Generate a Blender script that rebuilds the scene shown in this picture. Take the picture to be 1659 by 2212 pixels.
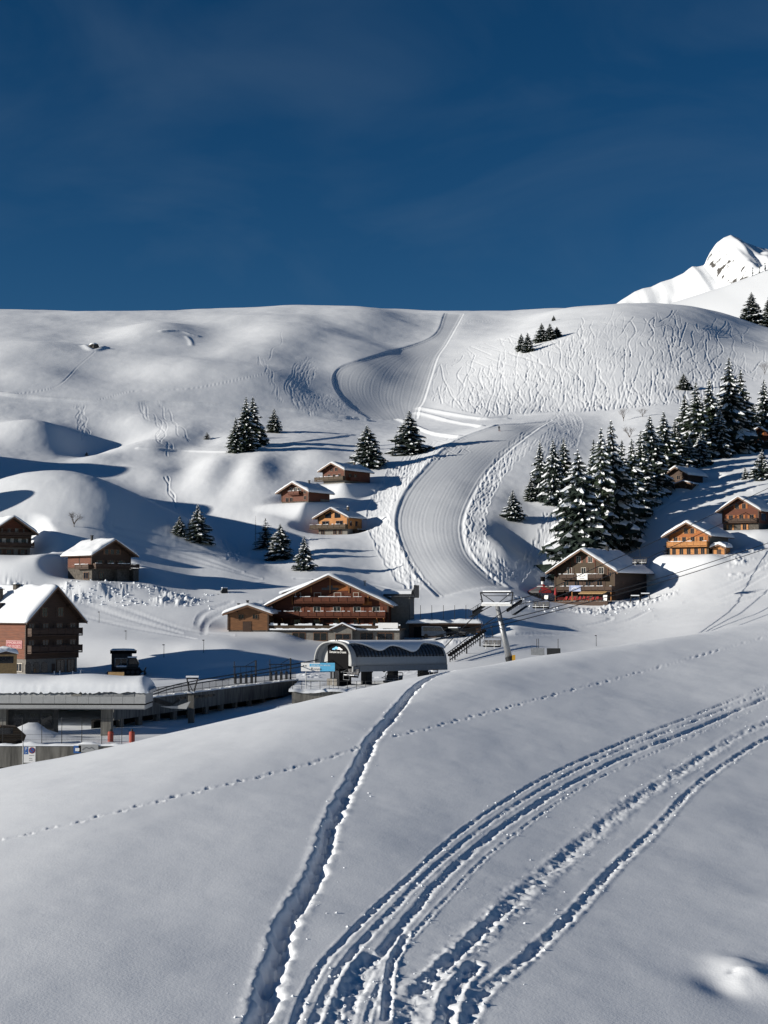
import bpy, math, random
import numpy as np
from mathutils import Vector, Matrix

random.seed(7); rng = np.random.default_rng(7)
scene = bpy.context.scene
col = scene.collection
for o in list(bpy.data.objects): bpy.data.objects.remove(o)

# ------------------------------------------------------------------ camera, sky, sun, exposure
FPX, CU, CV, VH = 3325.0, 829.5, 1106.0, 1300.0      # focal length and frame centre in a 1659 x 2212 frame, eye level line
PITCH = math.atan((VH - CV) / FPX)
cam_d = bpy.data.cameras.new('camera'); cam = bpy.data.objects.new('camera', cam_d); col.objects.link(cam)
cam_d.sensor_fit = 'VERTICAL'; cam_d.sensor_height = 36.0; cam_d.lens = 36.0 * FPX / 2212.0
cam_d.clip_start = 0.1; cam_d.clip_end = 20000
cam.location = (0, 0, 0); cam.rotation_euler = (math.pi / 2 + PITCH, 0, 0)
scene.camera = cam

SUN_EL, SUN_A = math.radians(15), math.radians(15)  # elevation; travel direction measured from +X towards +Y
travel = Vector((math.cos(SUN_A) * math.cos(SUN_EL), math.sin(SUN_A) * math.cos(SUN_EL), -math.sin(SUN_EL)))
sun_d = bpy.data.lights.new('sun', 'SUN'); sun_d.energy = 5.0; sun_d.angle = math.radians(0.5); sun_d.color = (1.0, 0.935, 0.83)
sun = bpy.data.objects.new('sun', sun_d); col.objects.link(sun)
sun.rotation_euler = travel.to_track_quat('-Z', 'Y').to_euler()

world = bpy.data.worlds.new('World'); scene.world = world; world.use_nodes = True
nt = world.node_tree; nt.nodes.clear()
wo = nt.nodes.new('ShaderNodeOutputWorld'); bg = nt.nodes.new('ShaderNodeBackground')
sky = nt.nodes.new('ShaderNodeTexSky'); sky.sky_type = 'NISHITA'; sky.sun_disc = False
sky.sun_elevation = SUN_EL; sky.sun_rotation = math.atan2(-travel.x, -travel.y) % (2 * math.pi)
sky.altitude = 2200; sky.air_density = 0.8; sky.dust_density = 0.3; sky.ozone_density = 2.2
# thin cirrus veil over the whole sky
tc = nt.nodes.new('ShaderNodeTexCoord'); mp = nt.nodes.new('ShaderNodeMapping')
mp.inputs['Scale'].default_value = (3.0, 3.0, 7.0); mp.inputs['Rotation'].default_value = (0.25, 0.35, 0.2); mp.inputs['Location'].default_value = (1.35, 0.4, 0.62)
nz = nt.nodes.new('ShaderNodeTexNoise'); nz.inputs['Scale'].default_value = 1.6; nz.inputs['Detail'].default_value = 9; nz.inputs['Roughness'].default_value = 0.5
nz.inputs['Distortion'].default_value = 0.6
rp = nt.nodes.new('ShaderNodeValToRGB'); rp.color_ramp.elements[0].position = 0.48; rp.color_ramp.elements[1].position = 0.85
rp.color_ramp.elements[1].color = (0.16, 0.16, 0.16, 1)
hs = nt.nodes.new('ShaderNodeHueSaturation'); hs.inputs['Saturation'].default_value = 1.31; hs.inputs['Value'].default_value = 0.88
mx = nt.nodes.new('ShaderNodeMixRGB'); mx.inputs[2].default_value = (3.0, 4.3, 5.8, 1)
nt.links.new(tc.outputs['Generated'], mp.inputs['Vector']); nt.links.new(mp.outputs[0], nz.inputs['Vector'])
nt.links.new(nz.outputs['Fac'], rp.inputs[0]); nt.links.new(rp.outputs[0], mx.inputs[0])
nt.links.new(sky.outputs[0], hs.inputs['Color']); nt.links.new(hs.outputs[0], mx.inputs[1])
nt.links.new(mx.outputs[0], bg.inputs['Color']); bg.inputs['Strength'].default_value = 0.05
nt.links.new(bg.outputs[0], wo.inputs[0])

vs = scene.view_settings; vs.view_transform = 'Standard'; vs.look = 'None'; vs.exposure = 0.24; vs.gamma = 1.0; vs.use_curve_mapping = False
scene.render.engine = 'CYCLES'

# ------------------------------------------------------------------ small helpers
CP, SP = math.cos(PITCH), math.sin(PITCH)
def qw(u, v):
    a = (np.asarray(u, float) - CU) / FPX; b = (CV - np.asarray(v, float)) / FPX
    k = 1.0 / (CP - b * SP)
    return a * k, (SP + b * CP) * k
def at(u, v, Y):
    """world point seen at frame position (u, v) standing Y metres away"""
    q, w = qw(u, v); return Vector((float(q) * Y, Y, float(w) * Y))
def uq(q): return q * FPX + CU                     # azimuth expressed in frame units

def tag(o, label=None, cat=None, group=None, kind=None):
    if label: o['label'] = label
    if cat: o['category'] = cat
    if group: o['group'] = group
    if kind: o['kind'] = kind
    return o
def empty(name, loc=(0, 0, 0), rz=0.0):
    o = bpy.data.objects.new(name, None); col.objects.link(o); o.location = loc; o.rotation_euler = (0, 0, rz); o.empty_display_size = 0.2
    return o
def link(name, me, parent=None):
    o = bpy.data.objects.new(name, me); col.objects.link(o)
    if parent is not None: o.parent = parent
    return o
def copy_tree(o, parent=None):
    c = o.copy(); col.objects.link(c); c.parent = parent
    for ch in list(o.children): copy_tree(ch, c)
    return c

class MB:
    def __init__(s): s.v = []; s.f = []
    def add(s, vs, fs):
        n = len(s.v); s.v += [tuple(p) for p in vs]; s.f += [tuple(i + n for i in f) for f in fs]; return s
    def box(s, c, d, rz=0.0):
        x, y, z = d[0] / 2, d[1] / 2, d[2] / 2
        p = [(-x, -y, -z), (x, -y, -z), (x, y, -z), (-x, y, -z), (-x, -y, z), (x, -y, z), (x, y, z), (-x, y, z)]
        cr, sr = math.cos(rz), math.sin(rz)
        p = [(c[0] + a * cr - b * sr, c[1] + a * sr + b * cr, c[2] + e) for a, b, e in p]
        return s.add(p, [(0, 3, 2, 1), (4, 5, 6, 7), (0, 1, 5, 4), (1, 2, 6, 5), (2, 3, 7, 6), (3, 0, 4, 7)])
    def span(s, x0, x1, y0, y1, z0, z1):
        return s.box(((x0 + x1) / 2, (y0 + y1) / 2, (z0 + z1) / 2), (abs(x1 - x0), abs(y1 - y0), abs(z1 - z0)))
    def obox(s, o, a, b, c):
        """box from a corner point and three edge vectors"""
        o, a, b, c = Vector(o), Vector(a), Vector(b), Vector(c)
        p = [o, o + a, o + a + b, o + b, o + c, o + a + c, o + a + b + c, o + b + c]
        return s.add(p, [(0, 3, 2, 1), (4, 5, 6, 7), (0, 1, 5, 4), (1, 2, 6, 5), (2, 3, 7, 6), (3, 0, 4, 7)])
    def tube(s, p0, p1, r0, r1=None, n=8, cap=True):
        p0, p1 = Vector(p0), Vector(p1); r1 = r0 if r1 is None else r1
        d = (p1 - p0).normalized(); a = d.orthogonal().normalized(); b = d.cross(a)
        vs = []
        for p, r in ((p0, r0), (p1, r1)):
            for k in range(n):
                t = 2 * math.pi * k / n; vs.append(p + a * (r * math.cos(t)) + b * (r * math.sin(t)))
        fs = [(k, (k + 1) % n, n + (k + 1) % n, n + k) for k in range(n)]
        if cap: fs += [tuple(range(n))[::-1], tuple(range(n, 2 * n))]
        return s.add(vs, fs)
    def path(s, pts, r, n=6):
        for a, b in zip(pts[:-1], pts[1:]): s.tube(a, b, r, r, n)
        return s
    def extrude(s, poly, y0, y1, axis='y'):
        """polygon in (x, z) pulled along y, or in (y, z) pulled along x"""
        n = len(poly)
        if axis == 'y': vs = [(a, y0, b) for a, b in poly] + [(a, y1, b) for a, b in poly]
        elif axis == 'x': vs = [(y0, a, b) for a, b in poly] + [(y1, a, b) for a, b in poly]
        else: vs = [(a, b, y0) for a, b in poly] + [(a, b, y1) for a, b in poly]
        fs = [tuple(range(n)), tuple(range(2 * n - 1, n - 1, -1))] + [(k, n + k, n + (k + 1) % n, (k + 1) % n) for k in range(n)]
        return s.add(vs, fs)
    def lathe(s, prof, c=(0, 0, 0), n=12):
        vs = []; fs = []
        for r, z in prof:
            for k in range(n):
                t = 2 * math.pi * k / n; vs.append((c[0] + r * math.cos(t), c[1] + r * math.sin(t), c[2] + z))
        for i in range(len(prof) - 1):
            for k in range(n):
                fs.append((i * n + k, i * n + (k + 1) % n, (i + 1) * n + (k + 1) % n, (i + 1) * n + k))
        fs += [tuple(range(n))[::-1], tuple(range((len(prof) - 1) * n, len(prof) * n))]
        return s.add(vs, fs)
    def mesh(s, name, mat, smooth=False):
        me = bpy.data.meshes.new(name); me.from_pydata(s.v, [], s.f); me.update()
        if mat is not None: me.materials.append(mat)
        if smooth: me.polygons.foreach_set('use_smooth', [True] * len(me.polygons))
        return me
    def build(s, name, mat, parent=None, smooth=False):
        return link(name, s.mesh(name, mat, smooth), parent)

def grid_mesh(name, X, Y, Z, mat, smooth=True):
    R, C = X.shape
    me = bpy.data.meshes.new(name)
    co = np.stack([X, Y, Z], -1).reshape(-1, 3).astype(np.float32)
    idx = np.arange(R * C).reshape(R, C)
    quads = np.stack([idx[:-1, :-1], idx[:-1, 1:], idx[1:, 1:], idx[1:, :-1]], -1).reshape(-1, 4).astype(np.int32)
    me.vertices.add(len(co)); me.vertices.foreach_set('co', co.ravel())
    me.loops.add(quads.size); me.loops.foreach_set('vertex_index', quads.ravel())
    me.polygons.add(len(quads)); me.polygons.foreach_set('loop_start', np.arange(0, quads.size, 4, dtype=np.int32))
    me.polygons.foreach_set('use_smooth', np.ones(len(quads), bool))
    me.update(calc_edges=True)
    me.materials.append(mat)
    return me

def _hash(ix, iy, s):
    h = (ix.astype(np.int64) * 374761393 + iy.astype(np.int64) * 668265263 + s * 2147483647 * 31) & 0xffffffff
    h = ((h ^ (h >> 13)) * 1274126177) & 0xffffffff
    return ((h ^ (h >> 16)) & 0xffffff) / float(0xffffff)
def vnoise(x, y, s=0):
    xi, yi = np.floor(x), np.floor(y); fx, fy = x - xi, y - yi
    fx = fx * fx * fx * (fx * (fx * 6 - 15) + 10); fy = fy * fy * fy * (fy * (fy * 6 - 15) + 10)
    a, b = _hash(xi, yi, s), _hash(xi + 1, yi, s); c, d = _hash(xi, yi + 1, s), _hash(xi + 1, yi + 1, s)
    return (a + (b - a) * fx) * (1 - fy) + (c + (d - c) * fx) * fy - 0.5
def fbm(x, y, s=0, o=3):
    r = 0; a = 1.0
    for k in range(o): r = r + a * vnoise(x * 2 ** k + 17.3 * k, y * 2 ** k - 9.1 * k, s + k); a *= 0.5
    return r
def sstep(a, b, x):
    t = np.clip((x - a) / (b - a), 0, 1); return t * t * (3 - 2 * t)

# ------------------------------------------------------------------ materials
def new_mat(name):
    m = bpy.data.materials.new(name); m.use_nodes = True
    n = m.node_tree; return m, n, n.nodes['Principled BSDF']
def snow_mat(name, scale=3.0, bump=0.25, dist=0.05, colour=(0.83, 0.86, 0.90), fine=0.0):
    m, n, b = new_mat(name)
    b.inputs['Roughness'].default_value = 0.62
    b.inputs['Specular IOR Level'].default_value = 0.25
    tc = n.nodes.new('ShaderNodeTexCoord')
    nz = n.nodes.new('ShaderNodeTexNoise'); nz.inputs['Scale'].default_value = scale; nz.inputs['Detail'].default_value = 6; nz.inputs['Roughness'].default_value = 0.6
    n.links.new(tc.outputs['Object'], nz.inputs['Vector'])
    bp = n.nodes.new('ShaderNodeBump'); bp.inputs['Strength'].default_value = bump; bp.inputs['Distance'].default_value = dist
    n.links.new(nz.outputs['Fac'], bp.inputs['Height'])
    last = bp
    if fine > 0:
        n2 = n.nodes.new('ShaderNodeTexNoise'); n2.inputs['Scale'].default_value = fine; n2.inputs['Detail'].default_value = 3
        n.links.new(tc.outputs['Object'], n2.inputs['Vector'])
        b2 = n.nodes.new('ShaderNodeBump'); b2.inputs['Strength'].default_value = 0.16; b2.inputs['Distance'].default_value = 0.02
        n.links.new(n2.outputs['Fac'], b2.inputs['Height']); n.links.new(bp.outputs[0], b2.inputs['Normal']); last = b2
    n.links.new(last.outputs[0], b.inputs['Normal'])
    cr = n.nodes.new('ShaderNodeValToRGB')
    cr.color_ramp.elements[0].color = (colour[0] * .95, colour[1] * .955, colour[2] * .96, 1); cr.color_ramp.elements[1].color = (*colour, 1)
    n.links.new(nz.outputs['Fac'], cr.inputs[0]); n.links.new(cr.outputs[0], b.inputs['Base Color'])
    return m
def plain(name, c, rough=0.6, metal=0.0, var=0.25, scale=3.0, bump=0.0):
    m, n, b = new_mat(name)
    b.inputs['Roughness'].default_value = rough; b.inputs['Metallic'].default_value = metal
    if max(c) < 0.05 and rough > 0.4: b.inputs['Specular IOR Level'].default_value = 0.12
    tc = n.nodes.new('ShaderNodeTexCoord')
    nz = n.nodes.new('ShaderNodeTexNoise'); nz.inputs['Scale'].default_value = scale; nz.inputs['Detail'].default_value = 5
    n.links.new(tc.outputs['Object'], nz.inputs['Vector'])
    cr = n.nodes.new('ShaderNodeValToRGB')
    cr.color_ramp.elements[0].position = 0.3; cr.color_ramp.elements[1].position = 0.7
    cr.color_ramp.elements[0].color = tuple(x * (1 - var) for x in c) + (1,); cr.color_ramp.elements[1].color = tuple(min(1, x * (1 + var)) for x in c) + (1,)
    n.links.new(nz.outputs['Fac'], cr.inputs[0]); n.links.new(cr.outputs[0], b.inputs['Base Color'])
    if bump:
        bp = n.nodes.new('ShaderNodeBump'); bp.inputs['Strength'].default_value = bump; bp.inputs['Distance'].default_value = 0.05
        n.links.new(nz.outputs['Fac'], bp.inputs['Height']); n.links.new(bp.outputs[0], b.inputs['Normal'])
    return m
def timber(name, c, pitch=0.22):
    """horizontal planks: grain streaks plus a shadow line at each board edge as relief"""
    m, n, b = new_mat(name)
    b.inputs['Roughness'].default_value = 0.7
    tc = n.nodes.new('ShaderNodeTexCoord'); mp = n.nodes.new('ShaderNodeMapping'); mp.inputs['Scale'].default_value = (0.6, 0.6, 9.0)
    nz = n.nodes.new('ShaderNodeTexNoise'); nz.inputs['Scale'].default_value = 1.2; nz.inputs['Detail'].default_value = 5
    n.links.new(tc.outputs['Object'], mp.inputs['Vector']); n.links.new(mp.outputs[0], nz.inputs['Vector'])
    cr = n.nodes.new('ShaderNodeValToRGB'); cr.color_ramp.elements[0].position = 0.28; cr.color_ramp.elements[1].position = 0.72
    cr.color_ramp.elements[0].color = tuple(x * 0.55 for x in c) + (1,); cr.color_ramp.elements[1].color = tuple(min(1, x * 1.35) for x in c) + (1,)
    n.links.new(nz.outputs['Fac'], cr.inputs[0]); n.links.new(cr.outputs[0], b.inputs['Base Color'])
    wv = n.nodes.new('ShaderNodeTexWave'); wv.bands_direction = 'Z'; wv.inputs['Scale'].default_value = 0.314 / pitch; wv.inputs['Distortion'].default_value = 0.4
    n.links.new(tc.outputs['Object'], wv.inputs['Vector'])
    bp = n.nodes.new('ShaderNodeBump'); bp.inputs['Strength'].default_value = 0.6; bp.inputs['Distance'].default_value = 0.04
    n.links.new(wv.outputs['Fac'], bp.inputs['Height']); n.links.new(bp.outputs[0], b.inputs['Normal'])
    return m
def concrete(name, c):
    m, n, b = new_mat(name); b.inputs['Roughness'].default_value = 0.85
    tc = n.nodes.new('ShaderNodeTexCoord'); mp = n.nodes.new('ShaderNodeMapping'); mp.inputs['Scale'].default_value = (1.6, 1.6, 0.25)
    nz = n.nodes.new('ShaderNodeTexNoise'); nz.inputs['Scale'].default_value = 1.3; nz.inputs['Detail'].default_value = 7
    n.links.new(tc.outputs['Object'], mp.inputs['Vector']); n.links.new(mp.outputs[0], nz.inputs['Vector'])
    cr = n.nodes.new('ShaderNodeValToRGB'); cr.color_ramp.elements[0].position = 0.36; cr.color_ramp.elements[1].position = 0.62
    cr.color_ramp.elements[0].color = tuple(x * 0.42 for x in c) + (1,); cr.color_ramp.elements[1].color = tuple(c) + (1,)
    n.links.new(nz.outputs['Fac'], cr.inputs[0]); n.links.new(cr.outputs[0], b.inputs['Base Color'])
    return m

M = {}
M['snow_near'] = snow_mat('fresh_snow', 1.4, 0.22, 0.05, fine=30.0)
M['snow_far'] = snow_mat('hillside_snow', 0.9, 0.22, 0.12)
n_ = M['snow_far'].node_tree; b_ = n_.nodes['Principled BSDF']; old = b_.inputs['Base Color'].links[0].from_socket   # machine-packed snow of the runs is denser and greyer
at_ = n_.nodes.new('ShaderNodeAttribute'); at_.attribute_name = 'groomed'; mx_ = n_.nodes.new('ShaderNodeMixRGB'); mx_.inputs[2].default_value = (0.70, 0.73, 0.77, 1)
n_.links.new(at_.outputs['Fac'], mx_.inputs[0]); n_.links.new(old, mx_.inputs[1]); n_.links.new(mx_.outputs[0], b_.inputs['Base Color'])
M['snow_roof'] = snow_mat('roof_snow', 1.4, 0.25, 0.08)
M['snow_branch'] = snow_mat('branch_snow', 4.0, 0.3, 0.05)
M['wood_dark'] = timber('weathered_dark_timber', (0.055, 0.028, 0.016))
M['wood_red'] = timber('red_brown_timber', (0.115, 0.029, 0.010))
M['wood_orange'] = timber('honey_timber', (0.36, 0.115, 0.024))
M['wood_pale'] = timber('pale_larch_timber', (0.46, 0.20, 0.06))
M['wood_olive'] = timber('olive_brown_timber', (0.058, 0.036, 0.017))
M['eave'] = timber('eave_boards', (0.06, 0.033, 0.02), 0.3)
M['wood_tan'] = timber('tan_timber', (0.19, 0.085, 0.033))
M['wood_side'] = timber('reddish_side_timber', (0.14, 0.038, 0.012))
M['plaster'] = plain('old_plaster', (0.16, 0.15, 0.135), 0.85, var=0.18)
M['stone'] = plain('rubble_stone', (0.085, 0.075, 0.064), 0.9, var=0.5, scale=2.5, bump=0.5)
M['concrete'] = concrete('stained_concrete', (0.17, 0.165, 0.15))
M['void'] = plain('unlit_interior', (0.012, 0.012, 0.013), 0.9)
M['glass'] = plain('window_glass', (0.012, 0.014, 0.018), 0.08, var=0.4)
M['frame_white'] = plain('window_paint', (0.5, 0.46, 0.4), 0.6)
M['frame_wood'] = plain('window_wood', (0.14, 0.07, 0.035), 0.6)
M['shutter_red'] = plain('shutter_red_brown', (0.2, 0.062, 0.03), 0.6)
M['metal'] = plain('galvanised_steel', (0.32, 0.33, 0.34), 0.45, 0.6, 0.15)
M['metal_dark'] = plain('dark_steel', (0.035, 0.037, 0.04), 0.5, 0.3)
M['black'] = plain('black_panel', (0.006, 0.006, 0.007), 0.9)
M['shell'] = plain('station_cladding', (0.33, 0.34, 0.345), 0.5, 0.0, 0.06)
M['shell_dark'] = plain('station_skirt', (0.2, 0.21, 0.22), 0.5, 0.0, 0.1)
M['bark'] = plain('spruce_bark', (0.05, 0.035, 0.025), 0.9, var=0.4)
M['needles'] = plain('spruce_needles', (0.032, 0.046, 0.03), 0.75, var=0.55, scale=1.6)
M['needles2'] = plain('spruce_needles_blue', (0.028, 0.04, 0.033), 0.75, var=0.5, scale=1.6)
M['twig'] = plain('bare_twigs', (0.07, 0.05, 0.038), 0.9)
M['white'] = plain('white_paint', (0.78, 0.78, 0.77), 0.5, var=0.03)
M['red'] = plain('red_cloth', (0.3, 0.018, 0.02), 0.7, var=0.25)
M['sign_red'] = plain('sign_red', (0.22, 0.012, 0.02), 0.5, var=0.05)
M['pink'] = plain('sign_letter_pink', (0.6, 0.42, 0.4), 0.6, var=0.02)
M['blue'] = plain('sign_blue', (0.02, 0.10, 0.32), 0.5, var=0.05)
M['cyan'] = plain('banner_cyan', (0.10, 0.42, 0.68), 0.5, var=0.1)
M['orange_red'] = plain('safety_orange', (0.3, 0.04, 0.02), 0.55, var=0.1)
M['yellow'] = plain('safety_yellow', (0.6, 0.33, 0.03), 0.55, var=0.1)
M['tan'] = plain('tan_board', (0.42, 0.27, 0.12), 0.7, var=0.2)
M['grey_cloth'] = plain('grey_canvas', (0.08, 0.08, 0.085), 0.8)
M['rock'] = plain('bare_rock', (0.06, 0.055, 0.05), 0.9, var=0.5, scale=0.03, bump=0.6)
# ------------------------------------------------------------------ the valley and hillside: one height field
COLS = {
 -700: [(180,1500),(235,1450),(285,1350),(330,1230),(385,1090),(430,1010),(480,930),(560,820),(730,720),(950,650),(1150,700)],
 -300: [(180,1508),(235,1455),(285,1360),(320,1265),(350,1190),(385,1115),(430,1035),(480,970),(520,910),(570,856),(650,790),(730,740),(850,690),(950,664),(1150,700)],
 0: [(176,1515),(210,1481),(240,1458),(262,1425),(285,1352),(300,1325),(312,1275),(322,1214),(335,1185),(350,1142),(370,1102),(400,1062),(440,1035),(480,985),(520,930),(545,890),(570,858),(640,800),(730,745),(850,692),(950,665),(1150,700)],
 200: [(176,1515),(210,1481),(240,1458),(252,1448),(258,1418),(272,1382),(290,1345),(302,1318),(314,1257),(325,1225),(338,1172),(350,1127),(362,1092),(378,1062),(395,1046),(415,1054),(440,1045),(470,1015),(510,972),(540,925),(560,890),(575,868),(650,795),(730,743),(850,696),(950,671),(1150,705)],
 300: [(190,1499),(210,1481),(240,1458),(251,1449),(257,1405),(264,1392),(280,1370),(295,1332),(304,1312),(315,1259),(328,1227),(342,1177),(355,1136),(370,1100),(384,1079),(405,1090),(430,1075),(450,1046),(490,985),(530,932),(560,890),(578,869),(650,798),(730,745),(850,699),(950,671),(1150,705)],
 411: [(200,1490),(225,1468),(248,1452),(256,1395),(264,1388),(280,1372),(296,1330),(316,1282),(330,1252),(350,1190),(364,1143),(372,1127),(390,1142),(415,1115),(440,1056),(470,1000),(500,968),(540,920),(565,888),(581,873),(650,802),(730,748),(850,699),(950,669),(1150,705)],
 494: [(208,1483),(225,1468),(248,1452),(256,1391),(264,1386),(282,1372),(300,1325),(320,1275),(340,1235),(352,1210),(358,1202),(375,1207),(395,1162),(412,1105),(440,1040),(470,988),(485,974),(530,928),(570,890),(586,877),(660,800),(740,745),(850,695),(950,667),(1150,700)],
 600: [(205,1487),(225,1468),(247,1450),(258,1404),(268,1392),(285,1368),(300,1325),(318,1285),(332,1262),(342,1252),(352,1243),(368,1205),(390,1148),(408,1110),(430,1058),(455,1008),(475,976),(490,968),(520,942),(560,910),(590,886),(660,812),(750,742),(850,692),(950,663),(1150,700)],
 700: [(200,1491),(225,1470),(260,1420),(285,1384),(310,1315),(335,1256),(350,1236),(375,1178),(395,1150),(410,1100),(425,1075),(440,1042),(460,1008),(480,978),(500,958),(540,930),(570,912),(600,892),(680,812),(780,745),(880,690),(950,660),(1150,700)],
 800: [(200,1494),(240,1462),(285,1386),(320,1305),(345,1262),(370,1200),(400,1120),(430,1055),(455,1012),(480,985),(500,967),(530,948),(560,932),(600,908),(640,882),(700,808),(780,752),(870,700),(950,664),(1150,700)],
 900: [(200,1494),(235,1458),(265,1412),(300,1352),(330,1298),(350,1248),(375,1180),(410,1090),(440,1030),(470,985),(500,957),(540,938),(580,924),(640,890),(700,825),(760,782),(820,745),(900,706),(960,680),(1000,668),(1150,705)],
 1000: [(210,1480),(250,1432),(290,1348),(315,1312),(330,1290),(350,1230),(380,1150),(420,1060),(460,990),(490,950),(510,935),(530,932),(570,916),(600,897),(650,860),(700,815),(760,772),(820,738),(900,702),(980,673),(1150,710)],
 1100: [(220,1470),(270,1398),(300,1335),(330,1287),(350,1252),(380,1172),(420,1080),(450,1020),(490,950),(520,915),(545,916),(580,902),(640,848),(700,785),(750,746),(800,724),(850,717),(920,697),(1000,673),(1150,710)],
 1200: [(220,1465),(280,1392),(310,1340),(335,1301),(355,1268),(375,1215),(400,1132),(430,1062),(460,1010),(500,952),(530,917),(555,906),(600,880),(650,815),(700,757),(750,718),(800,692),(850,678),(900,671),(970,668),(1100,690)],
 1300: [(230,1450),(290,1378),(320,1325),(338,1301),(352,1288),(370,1230),(400,1150),(430,1080),(470,1000),(500,962),(530,932),(560,902),(600,864),(650,800),(700,742),(750,702),(800,674),(840,660),(870,656),(950,670),(1100,710)],
 1400: [(230,1440),(290,1370),(320,1318),(345,1270),(365,1218),(400,1105),(430,1042),(470,980),(510,930),(550,890),(600,850),(650,790),(700,738),(750,698),(800,670),(850,654),(880,651),(950,664),(1100,710)],
 1500: [(230,1430),(290,1352),(320,1296),(340,1240),(355,1198),(380,1148),(400,1094),(430,1030),(460,988),(500,943),(550,886),(620,828),(700,752),(750,713),(800,684),(850,664),(890,656),(950,666),(1100,710)],
 1659: [(230,1420),(290,1335),(320,1272),(345,1208),(365,1155),(385,1100),(405,1050),(430,1010),(460,980),(485,960),(530,900),(600,835),(700,770),(800,730),(870,713),(920,710),(1100,760)],
 1950: [(230,1390),(290,1300),(350,1160),(400,1060),(480,920),(600,790),(700,740),(900,690),(1100,740)],
 2500: [(230,1360),(290,1260),(350,1120),(400,1030),(480,890),(600,770),(700,720),(900,680),(1100,730)],
}
pu, ps, pw = [], [], []
KS = 0.10
for u, lst in COLS.items():
    for Yc, v in lst:
        q, w = qw(u, v); pu.append(float(uq(q)) / 170.0); ps.append(math.log(Yc) / KS); pw.append(float(w))
P = np.stack([pu, ps], 1); pw = np.array(pw)
def tps(r2): return 0.5 * r2 * np.log(np.maximum(r2, 1e-12))
n = len(P)
r2 = ((P[:, None, :] - P[None, :, :]) ** 2).sum(-1)
A = np.zeros((n + 3, n + 3)); A[:n, :n] = tps(r2) + np.eye(n) * 0.12
A[:n, n] = 1; A[:n, n + 1:] = P; A[n, :n] = 1; A[n + 1:, :n] = P.T
sol = np.linalg.solve(A, np.concatenate([pw, np.zeros(3)]))
def w_base(U, Yv):
    a = (U / 170.0).ravel(); b = (np.log(Yv) / KS).ravel(); out = np.empty(a.size)
    for i in range(0, a.size, 20000):
        A_, B_ = a[i:i + 20000], b[i:i + 20000]
        r2 = (A_[:, None] - P[None, :, 0]) ** 2 + (B_[:, None] - P[None, :, 1]) ** 2
        out[i:i + 20000] = tps(r2) @ sol[:n] + sol[n] + sol[n + 1] * A_ + sol[n + 2] * B_
    return out.reshape(U.shape)

ucols = np.concatenate([np.arange(-1100, -60, 16.0), np.arange(-60, 1720, 1.6), np.arange(1720, 2700, 16.0)])
T = np.concatenate([np.linspace(170, 330, 145), np.linspace(330, 560, 271)[1:], np.linspace(560, 985, 236)[1:], np.linspace(985, 1300, 16)[1:]])
def ystart(u): return np.interp(u, [-1100, 268, 494, 635, 760, 840, 3000], [176, 176, 205, 225, 225, 192, 192])
def ymap(Tv, U):
    y0 = ystart(U); return np.where(Tv < 250, y0 + (Tv - 170) / 80.0 * (250 - y0), Tv)
UU = np.broadcast_to(ucols[None, :], (len(T), len(ucols)))
YY = ymap(T[:, None], ucols[None, :]); QQ = (UU - CU) / FPX; XX = QQ * YY
# evaluate the smooth base on a coarser lattice, then refine
cu = np.concatenate([np.arange(-1100, -60, 40.0), np.arange(-60, 1720, 10.0), np.arange(1720, 2710, 40.0)]); cT = np.concatenate([np.arange(170, 560, 3.0), np.arange(560, 1301, 6.0)])
WC = w_base(np.broadcast_to(cu[None, :], (len(cT), len(cu))), ymap(cT[:, None], cu[None, :]))
tmp = np.stack([np.interp(T, cT, WC[:, j]) for j in range(len(cu))], 1)
WW = np.stack([np.interp(ucols, cu, tmp[i]) for i in range(len(T))], 0)
def smooth1(a, k, ax):
    for _ in range(k):
        a = a.copy(); b = np.moveaxis(a, ax, 0); b[1:-1] = 0.25 * b[:-2] + 0.5 * b[1:-1] + 0.25 * b[2:]
    return a
fine_c = (ucols > -60) & (ucols < 1719); WW[:, fine_c] = smooth1(WW[:, fine_c], 6, 1); WW = smooth1(WW, 3, 0)
ZZ = WW * YY

def gbump(u, Yc, rx, ry, amp, rot=0.0):
    x0 = (u - CU) / FPX * Yc; dx, dy = XX - x0, YY - Yc
    c, s = math.cos(rot), math.sin(rot)
    return amp * np.exp(-((dx * c + dy * s) / rx) ** 2 - ((-dx * s + dy * c) / ry) ** 2)
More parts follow.
